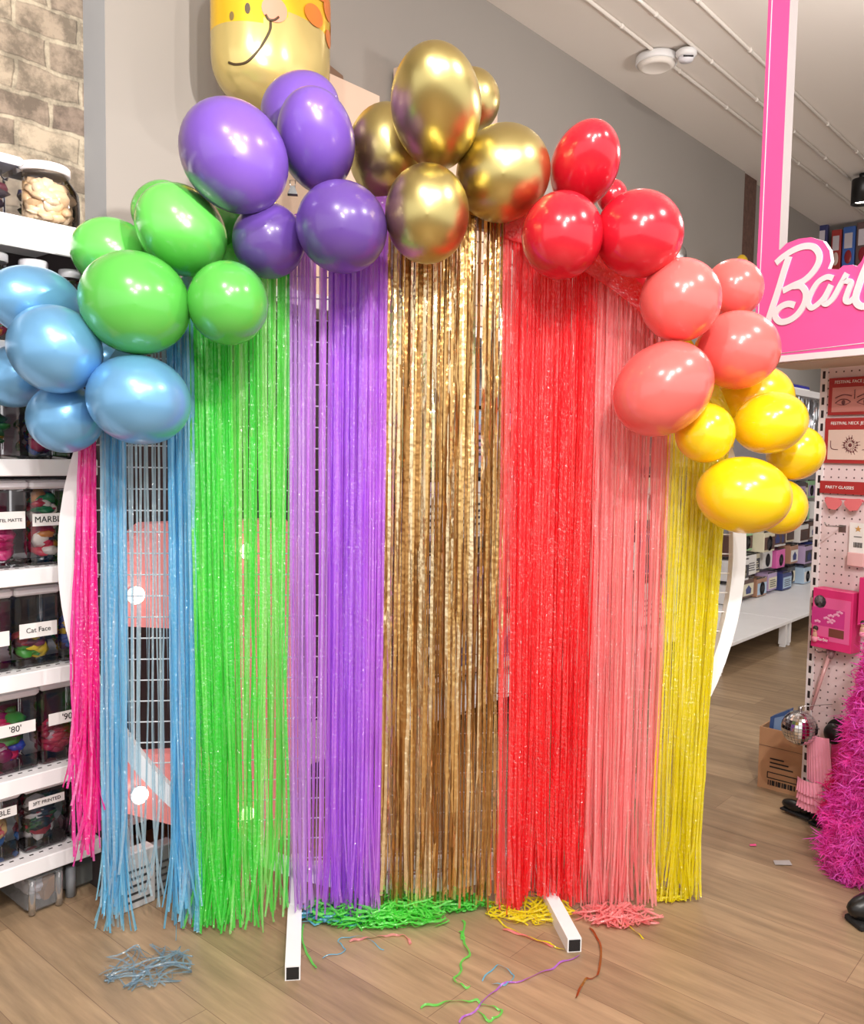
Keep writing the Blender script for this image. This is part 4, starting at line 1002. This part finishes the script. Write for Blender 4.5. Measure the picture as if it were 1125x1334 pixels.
# costume pieces low on the pegboard
def ruffle_skirt():
    d = -.12; x, zt = FIX.px(1066, 958, d); zb = FIX.px(1066, 1058, d)[1]
    t = thing('ruffled_skirt', 'pale pink ruffled costume skirt hanging under the disco ball', 'costume', tuple(FIX.w(x, d, zb)), FIX.a); h = zt - zb
    def cloth(z0, z1, w0, w1, y, amp, n=40):
        b = MB(); vs = []; fs = []
        for j in range(7):
            s = j / 6
            for i in range(n + 1):
                u = i / n * 2 - 1; vs.append((u * lerp(w1, w0, s) + .03 * (lerp(z1, z0, s) / h - .5), y - amp * (1 - s) * math.sin(i * 1.3) - .02 * (1 - u * u), lerp(z0, z1, 1 - s) if False else z0 + (z1 - z0) * s))
        for j in range(6):
            for i in range(n): fs.append((j * (n + 1) + i, j * (n + 1) + i + 1, (j + 1) * (n + 1) + i + 1, (j + 1) * (n + 1) + i))
        b.add(vs, fs, 0, True); o = b; return o
    b = cloth(h * .38, h, .048, .056, 0, .002); o = b.build('bodice', M['pink_fabric'], t)
    for k, (za, zb_) in enumerate(((.24, .42), (.12, .28), (.0, .16))):
        cloth(h * za, h * zb_, .052, .058 + .003 * k, -.034 + .012 * k, .007).build('ruffle', M['pink_fabric'], t)
ruffle_skirt()
x, z = FIX.px(1088, 1005, -.07)
t = thing('costume_pack', 'deep magenta costume pack hanging right of the pale pink skirt', 'costume', tuple(FIX.w(x, -.07, z)), FIX.a)
b = MB(); b.box(-.03, .05, 0, .03, -.17, .14, bev=.012); b.build('folded_cloth', M['magenta'], t)
b = MB(); b.box(-.032, .052, -.004, .034, .14, .16, bev=.004); b.build('hang_tab', M['clear'], t)
x, z = FIX.px(1080, 958, -.09)
t = thing('black_hat', 'round black costume hat half behind the disco ball', 'hat', tuple(FIX.w(x, -.06, z)), FIX.a)
b = MB(); b.blob((0, 0, 0), (.042, .026, .042), 0, 20, 12); b.build('crown', M['black_shiny'], t)
b = MB(); b.lathe([(.04, 0), (.054, .002), (.055, .006), (.04, .008)], 24); b.v = [(v[0], v[2] + .03, v[1]) for v in b.v]; b.build('brim', M['black'], t)
for px, py, lb in ((1040, 1052, 'black shoe sticking out left of the pale pink skirt hem'), (1078, 1072, 'black shoe hanging low beneath the magenta costume pack')):
    d = -.10; x, z = FIX.px(px, py, d)
    t = thing('costume_shoe', lb, 'shoe', tuple(FIX.w(x, d, max(z - .03, .0))), FIX.a, 'black costume shoes under the pegboard')
    b = MB(); b.blob((-.02, 0, .03), (.055, .026, .024), 0, 14, 10); b.blob((.03, 0, .045), (.03, .024, .035), 0, 14, 10); b.build('upper', M['black_shiny'], t)
    b = MB(); b.box(-.07, .06, -.024, .024, .002, .012, bev=.006); b.build('sole', M['black'], t)
# carton on the floor
q = floor_at(986, 1024); q2 = floor_at(1034, 1037)
ang = math.atan2(q2.y - q.y, q2.x - q.x); w = .30; hh = .27
t = thing('open_carton', 'open brown carton on the floor behind the disco ball', 'box', tuple(q), ang)
b = MB()
th = .005
b.box(0, w, 0, th, 0, hh); b.box(0, w, .26, .26 + th, 0, hh); b.box(0, th, th, .26, 0, hh); b.box(w - th, w, th, .26, 0, hh); b.box(th, w - th, th, .26, .0, th); b.build('carton_body', M['carton'], t)
b = MB(); b.box(0, w, -.0022, -.0006, hh * .70, hh * .708); b.build('crease', M['carton_dark'], t)
b = MB(); b.box(.04, .17, -.0015, -.0004, .075, .079); b.box(.04, .17, -.0015, -.0004, .050, .054); b.box(.04, .044, -.0015, -.0004, .05, .079); b.box(.166, .17, -.0015, -.0004, .05, .079)
for k in range(14): b.box(.045 + k * .0085, .049 + k * .0085 + .002 * (k % 3), -.0015, -.0004, .02, .042)
for k in range(3): b.box(.05, .15 - .02 * k, -.0015, -.0004, .10 + .018 * k, .106 + .018 * k)
b.build('print', M['ink'], t)
for k, (dx, lean, c, lb) in enumerate(((.045, .06, (58, 88, 140), 'blue pack leaning at the left inside the open carton'), (.135, .03, (44, 52, 84), 'dark blue pack standing at the right inside the open carton'))):
    p = q + Vector((math.cos(ang), math.sin(ang), 0)) * dx + Vector((-math.sin(ang), math.cos(ang), 0)) * .06
    t = thing('blue_pack', lb, 'pack', (p.x, p.y, .012), ang, 'packs inside the open carton')
    b = MB(); b.prism([(-.03, .0), (.05, 0), (.05 + lean * .3, .35 - .03 * k), (-.03 + lean * .3, .30 + .03 * k)], -.03, .02); b.build('packet', C(c, .3), t)
    b = MB(); b.prism([(-.01 + lean * .22, .24), (.035 + lean * .22, .24), (.035 + lean * .28, .32), (-.01 + lean * .28, .30)], -.0322, -.0305); b.build('front_print', C((120, 150, 190), .3), t)
# little litter on the floor
for px, py, c, lb, nm in ((980, 1102, (230, 80, 140), 'tiny pink feather scrap on the floor', 'feather_scrap'), (1018, 1125, (176, 172, 170), 'flat clear plastic scrap on the floor before the feather boas', 'plastic_scrap')):
    p = floor_at(px, py); b = MB(); r = .012 if c[0] == 230 else .03
    b.add([(-r, -r * .5, .003), (r, -r * .6, .004), (r * 1.1, r * .5, .006), (-r * .8, r * .6, .003)], [(0, 1, 2, 3)]); tag(b.build(nm, C(c, .3), None, (p.x, p.y, 0)), lb, 'scrap')

# feather boas
def boa(pts, label, seed, n=700, L=(.025, .055), c=(226, 34, 158), spread=.014):
    R = random.Random(seed); P_ = smooth_path(pts, 14); o = P_[-1].copy(); o.z = 0
    b = MB(); b.tube([p - o for p in P_], .006, 6); g1 = lambda s: R.gauss(0, s)
    for k in range(n):
        i = min(len(P_) - 2, int(R.random() * len(P_))); p = P_[i] - o
        d = Vector((g1(1), g1(1), g1(.8))).normalized(); ln = R.uniform(.04, .085)
        q = [p + d * ln * s + Vector((0, 0, -.03 * s * s)) + Vector((g1(.006), g1(.006), g1(.006))) * s for s in (.1, .4, .7, 1.0)]
        mi = R.randrange(3)
        for h in range(22):
            s = R.uniform(0, 2.99); a0 = q[int(s)].lerp(q[int(s) + 1], s - int(s))
            e = (d * .6 + Vector((g1(.8), g1(.8), g1(.8)))).normalized(); l = R.uniform(*L) * .8; sd = e.cross(Vector((g1(1), g1(1), g1(1)))).normalized()
            m1 = a0 + e * l * .55; m2 = a0 + e * l + Vector((g1(.006), g1(.006), g1(.006) - .004))
            base = len(b.v)
            for v, ww in ((a0, .0012), (m1, .0020), (m2, .0005)):
                v = Vector((v.x, v.y, max(v.z, .005))); b.v += [tuple(v - sd * ww), tuple(v + sd * ww)]
            for t_ in range(2): b.f.append((base + 2 * t_, base + 2 * t_ + 1, base + 2 * t_ + 3, base + 2 * t_ + 2)); b.m.append(mi); b.sm.append(True)
    ob = b.build('feather_boa', [film('boa_feather_%d_%d' % (seed, k), tuple(min(255, int(v * f)) for v in c), .06, .02, .5) for k, f in enumerate((1, .9, 1.12))], None, o)
    tag(ob, label, 'feather boa', 'feather boas at the right edge')
def bp(px, py, Y):
    return hit(px, py, Vector((0, Y, 0)), Vector((0, 1, 0)))
boa([bp(1165, 815, 2.96), bp(1142, 880, 2.96), bp(1126, 950, 2.96), bp(1118, 1010, 2.95), bp(1094, 1085, 2.95), bp(1102, 1125, 2.95)], 'hot pink feather boa hanging furthest left, tail near the floor', 1, 900, c=(255, 84, 198))
boa([bp(1175, 820, 2.86), bp(1150, 900, 2.86), bp(1132, 1010, 2.88), bp(1116, 1085, 2.88), bp(1112, 1130, 2.88)], 'bright pink feather boa at the right photo edge, in front of the other', 2, 900, c=(255, 100, 208))
boa([bp(1150, 860, 3.1), bp(1130, 950, 3.1), bp(1110, 1010, 3.08), bp(1094, 1055, 3.07)], 'deeper pink shorter feather boa behind, next to the magenta costume pack', 3, 650, c=(240, 50, 140))
x, z = 0, 0
tp = bp(1158, 795, 3.0)
t = thing('boa_rail', 'steel rail the feather boas hang from, beyond the right photo edge', 'rail', tuple(tp))
e = Vector(FIX.w(.42, .0, tp.z)) - tp
b = MB(); b.tube([Vector((-.02, -.16, 0)), Vector((.02, .08, 0)), e], .006, 8); b.build('arm', M['steel'], t)

# packs high on the far wall, above the sign
FAR = Frame(WALL.w(TB + 2.5, 0, 0), math.radians(-41))
FD = -.30
zs = FAR.px(1100, 352, FD)[1]
for k, (px0, px1, py0, py1, c, lb) in enumerate(((1062, 1078, 292, 352, (60, 62, 110), 'dark blue toy pack high above the pink sign, left one'), (1083, 1096, 300, 352, (176, 60, 58), 'red toy pack high above the pink sign'), (1098, 1114, 296, 348, (70, 110, 190), 'bright blue toy pack high above the pink sign'), (1116, 1134, 290, 350, (110, 84, 84), 'brown toy pack high at the right photo edge'))):
    x0, z1 = FAR.px(px0, py0, FD); x1 = FAR.px(px1, py0, FD)[0]
    t = thing('toy_pack', lb, 'pack', tuple(FAR.w(x0, FD, zs)), FAR.a, 'toy packs on the high shelf above the sign')
    w, h = x1 - x0, max(.2, z1 - zs)
    b = MB(); b.box(0, w, 0, .07, 0, h, bev=.008); b.build('packet', C(c, .3), t)
    b = MB(); b.box(w * .15, w * .8, -.002, -.0006, h * .5, h * .85); b.build('front_print', C((214, 206, 214), .4), t)
    b = MB(); b.blob((w * .5, -.001, h * .3), (w * .3, .006, h * .16), 0, 12, 8); b.build('toy', C((150, 40, 50) if k != 1 else (220, 190, 180), .3), t)
xa = FAR.px(1056, 352, FD)[0]
t = thing('high_shelf', 'shelf on the far wall high above the pink sign', 'shelf', tuple(FAR.w(xa, FD, zs)), FAR.a)
b = MB(); b.box(0, 1.6, -.03, -FD - .002, -.028, -.002); b.build('board', M['white_metal'], t)
b = MB()
for xx in (.05, .8, 1.5): b.prism([(xx, -.028), (xx + .02, -.028), (xx + .02, -.2), (xx, -.2)], -FD - .03, -FD - .002); b.prism([(xx, -.028), (xx + .02, -.028), (xx + .02, -.06), (xx, -.06)], .0, -FD - .03)
b.build('bracket', M['steel'], t)
# black clips between the balloon clusters
for px, py, lb in ((381, 254, 'small black clip between the purple balloons'), (903, 524, 'small black clip between the coral and yellow balloons')):
    p = hit(px, py, RING.w(0, -.12, 0), RING.y); t = thing('binder_clip', lb, 'clip', tuple(p), RING.a, 'black clips on the balloon arch')
    b = MB(); b.prism([(-.014, 0), (.014, 0), (.005, .022), (-.005, .022)], -.012, .012); b.build('jaw', M['black_shiny'], t)
    b = MB(); b.tube([(-.006, 0, .02), (-.008, 0, .04), (.008, 0, .04), (.006, 0, .02)], .0015, 6); b.build('handle', M['steel'], t)

# bits of foil stock showing behind the coral balloons
for px, py, r_, m_, lb in ((884, 330, .055, M['silver_film'], 'crumpled silver foil balloon peeking above the coral balloons'), (966, 343, .06, C((226, 186, 50), .25), 'gold foil balloon peeking between the top coral balloon and the pink post')):
    x, z = WALL.px(px, py, .2); t = thing('foil_balloon', lb, 'balloon', tuple(WALL.w(x, .2, 0)), WALL.a)
    b = MB(); b.blob((0, 0, z - .02), (r_ * 1.3, .05, r_ * 1.5), 0, 11, 8); b.build('foil_body', m_, t)
    b = MB(); b.tube([(0, 0, 2.056), (0, 0, z - .06)], .006, 8); b.build('stick', M['white_plastic'], t)
    b = MB(); b.lathe([(.04, 2.056), (.04, 2.07), (.01, 2.085)], 16); b.build('weight', m_, t)
# ------------------------------------------------------------------ person at the right edge (only the left boot and trouser hem enter the photo)
def skin_body(name, chain, mats, parent=None, sub=2):
    """chain: {joint: (pos, radius)} and edges; one continuous surface"""
    J, E, root = chain; keys = list(J); idx = {k: i for i, k in enumerate(keys)}
    me = bpy.data.meshes.new(name); me.from_pydata([J[k][0] for k in keys], [(idx[a], idx[b]) for a, b in E], [])
    o = bpy.data.objects.new(name, me); COL.objects.link(o)
    md = o.modifiers.new('skin', 'SKIN'); md.use_smooth_shade = True
    sv = me.skin_vertices[0].data
    for k in keys: sv[idx[k]].radius = (J[k][1] if isinstance(J[k][1], tuple) else (J[k][1], J[k][1]))
    sv[idx[root]].use_root = True
    s = o.modifiers.new('sub', 'SUBSURF'); s.levels = sub; s.render_levels = sub
    me.materials.append(mats)
    if parent: o.parent = parent
    return o
toe = floor_at(1104, 1211); ft = toe + Vector((.14, .0, 0))
pa = math.radians(192)      # facing
t = thing('person', 'person in black trousers and black boots at the right photo edge, mostly out of view', 'person', (toe.x + .36, toe.y - .02, 0), pa)
def L(s): return s * .115
J = {}; E = []
def j(k, p, r, par=None):
    J[k] = (p, r)
    if par: E.append((par, k))
j('pelvis', (0, 0, .93), (.13, .10)); j('spine', (0, 0, 1.12), (.125, .095), 'pelvis'); j('chest', (0, 0, 1.30), (.15, .105), 'spine'); j('neckbase', (.0, 0, 1.44), (.07, .07), 'chest'); j('neck', (.01, 0, 1.50), .052, 'neckbase'); j('head0', (.02, 0, 1.58), (.07, .08), 'neck'); j('head1', (.02, 0, 1.66), (.075, .088), 'head0'); j('head2', (.015, 0, 1.73), (.05, .06), 'head1')
j('nose', (.105, 0, 1.62), .012, 'head0')
for s, n in ((1, 'l'), (-1, 'r')):
    j('hip' + n, (0, s * .09, .86), .085, 'pelvis'); dx = .15 if s < 0 else 0; j('knee' + n, (.015 + dx * .6, s * .10, .48), .056, 'hip' + n); j('ankle' + n, (dx, s * .105, .10), .036, 'knee' + n); j('toe' + n, (.13 + dx, s * .11, .035), .03, 'ankle' + n)
    j('sho' + n, (0, s * .18, 1.40), .055, 'chest'); j('elb' + n, (-.02, s * .23, 1.12), .040, 'sho' + n); j('wri' + n, (.03, s * .24, .88), .026, 'elb' + n); j('palm' + n, (.04, s * .24, .82), (.030, .018), 'wri' + n)
    for q, (dx, ln) in enumerate(((.03, .07), (.01, .08), (-.01, .075), (-.03, .06))):
        j('f%d' % q + n, (.04 + dx, s * .24, .775), .009, 'palm' + n); j('g%d' % q + n, (.045 + dx, s * .235, .775 - ln * .5), .008, 'f%d' % q + n); j('h%d' % q + n, (.05 + dx, s * .225, .775 - ln), .007, 'g%d' % q + n)
    j('th' + n, (.075, s * .235, .815), .010, 'palm' + n); j('ti' + n, (.09, s * .23, .785), .008, 'th' + n)
skin_body('body', (J, E, 'pelvis'), M['skin'], t)
def cloth(name, keys, edges, root, grow, m):
    skin_body(name, ({k: v for k, v in keys.items()}, edges, root), m, t)
K = {'p': ((0, 0, .94), (.15, .12))}; ed = []
for s, n in ((1, 'l'), (-1, 'r')):
    K['h' + n] = ((0, s * .09, .86), .105); dx = .15 if s < 0 else 0; K['k' + n] = ((.012 + dx * .6, s * .10, .48), .080); K['a' + n] = ((dx, s * .105, .12), .074); ed += [('p', 'h' + n), ('h' + n, 'k' + n), ('k' + n, 'a' + n)]
cloth('trousers', K, ed, 'p', 0, M['black'])
K = {'a': ((0, 0, .95), (.155, .125)), 'b': ((0, 0, 1.12), (.145, .115)), 'c': ((0, 0, 1.30), (.17, .125)), 'd': ((0, 0, 1.42), (.085, .085))}; ed = [('a', 'b'), ('b', 'c'), ('c', 'd')]
for s, n in ((1, 'l'), (-1, 'r')):
    K['s' + n] = ((0, s * .18, 1.40), .07); K['e' + n] = ((-.02, s * .23, 1.14), .055); ed += [('c', 's' + n), ('s' + n, 'e' + n)]
cloth('shirt', K, ed, 'b', 0, C((40, 40, 44), .8))
b = MB(); b.blob((-.0, 0, 1.67), (.105, .098, .115), 0, 20, 14); b.blob((-.05, 0, 1.58), (.06, .085, .09), 0, 16, 10); b.build('hair', M['hair'], t)
for s in (1, -1):
    b = MB(); b.blob((.10, s * .035, 1.625), (.008, .012, .007)); b.build('eye', M['ink'], t)
    b = MB(); dx = .15 if s < 0 else 0
    b.blob((.06 + dx, s * .11, .055), (.13, .048, .05), 0, 20, 12); b.tube([(dx, s * .105, .05), (dx, s * .105, .14), (dx * .96, s * .105, .2)], [.056, .054, .056], 16)
    bt = b.build('boot', M['black_shiny'], t)
    b = MB(); b.box(-.06 + dx, .172 + dx, s * .11 - .041, s * .11 + .041, .0, .022, bev=.04); b.build('sole', M['black'], bt)

# ------------------------------------------------------------------ light
w = bpy.data.worlds.new('shop'); scene.world = w; w.use_nodes = True
nt = w.node_tree; bg = nt.nodes['Background']; bg.inputs['Color'].default_value = (1, .96, .93, 1); bg.inputs['Strength'].default_value = WORLD
def spot(p, aim, power, size=110, blend=.4, r=.05, c=(1, .95, .9)):
    l = bpy.data.lights.new('spot_lamp', 'SPOT'); l.energy = power; l.spot_size = math.radians(size); l.spot_blend = blend; l.shadow_soft_size = r; l.color = c
    o = bpy.data.objects.new('spot_lamp', l); COL.objects.link(o); o.location = p; o.rotation_euler = (Vector(aim) - Vector(p)).to_track_quat('-Z', 'Y').to_euler(); return o
for p, aim, pw in SPOTS: spot(p, aim, pw)
A = WALL.w(TA - .1, .45, 2.65)
spot((.7, .25, 2.4), tuple(A), 390, 27, .10, .03)
for (px, py) in ((838, -14), (1124, 226)):
    q = ceil_pt(px, py); spot((q.x, q.y, H - .3), (q.x, q.y, 0), 60, 120, .5, .06)
for p, e in POINTS:  # added fill without any fixture, lifts the ceiling
    l = bpy.data.lights.new('ceiling_fill', 'POINT'); l.energy = e; l.shadow_soft_size = .12; l.color = (1, .96, .92)
    o = bpy.data.objects.new('ceiling_fill', l); COL.objects.link(o); o.location = p
scene.view_settings.view_transform = 'Standard'; scene.view_settings.look = 'None'; scene.view_settings.gamma = 1.0
scene.view_settings.exposure = EXPO; scene.view_settings.use_curve_mapping = False
scene.cycles.max_bounces = 10; scene.cycles.transparent_max_bounces = 24
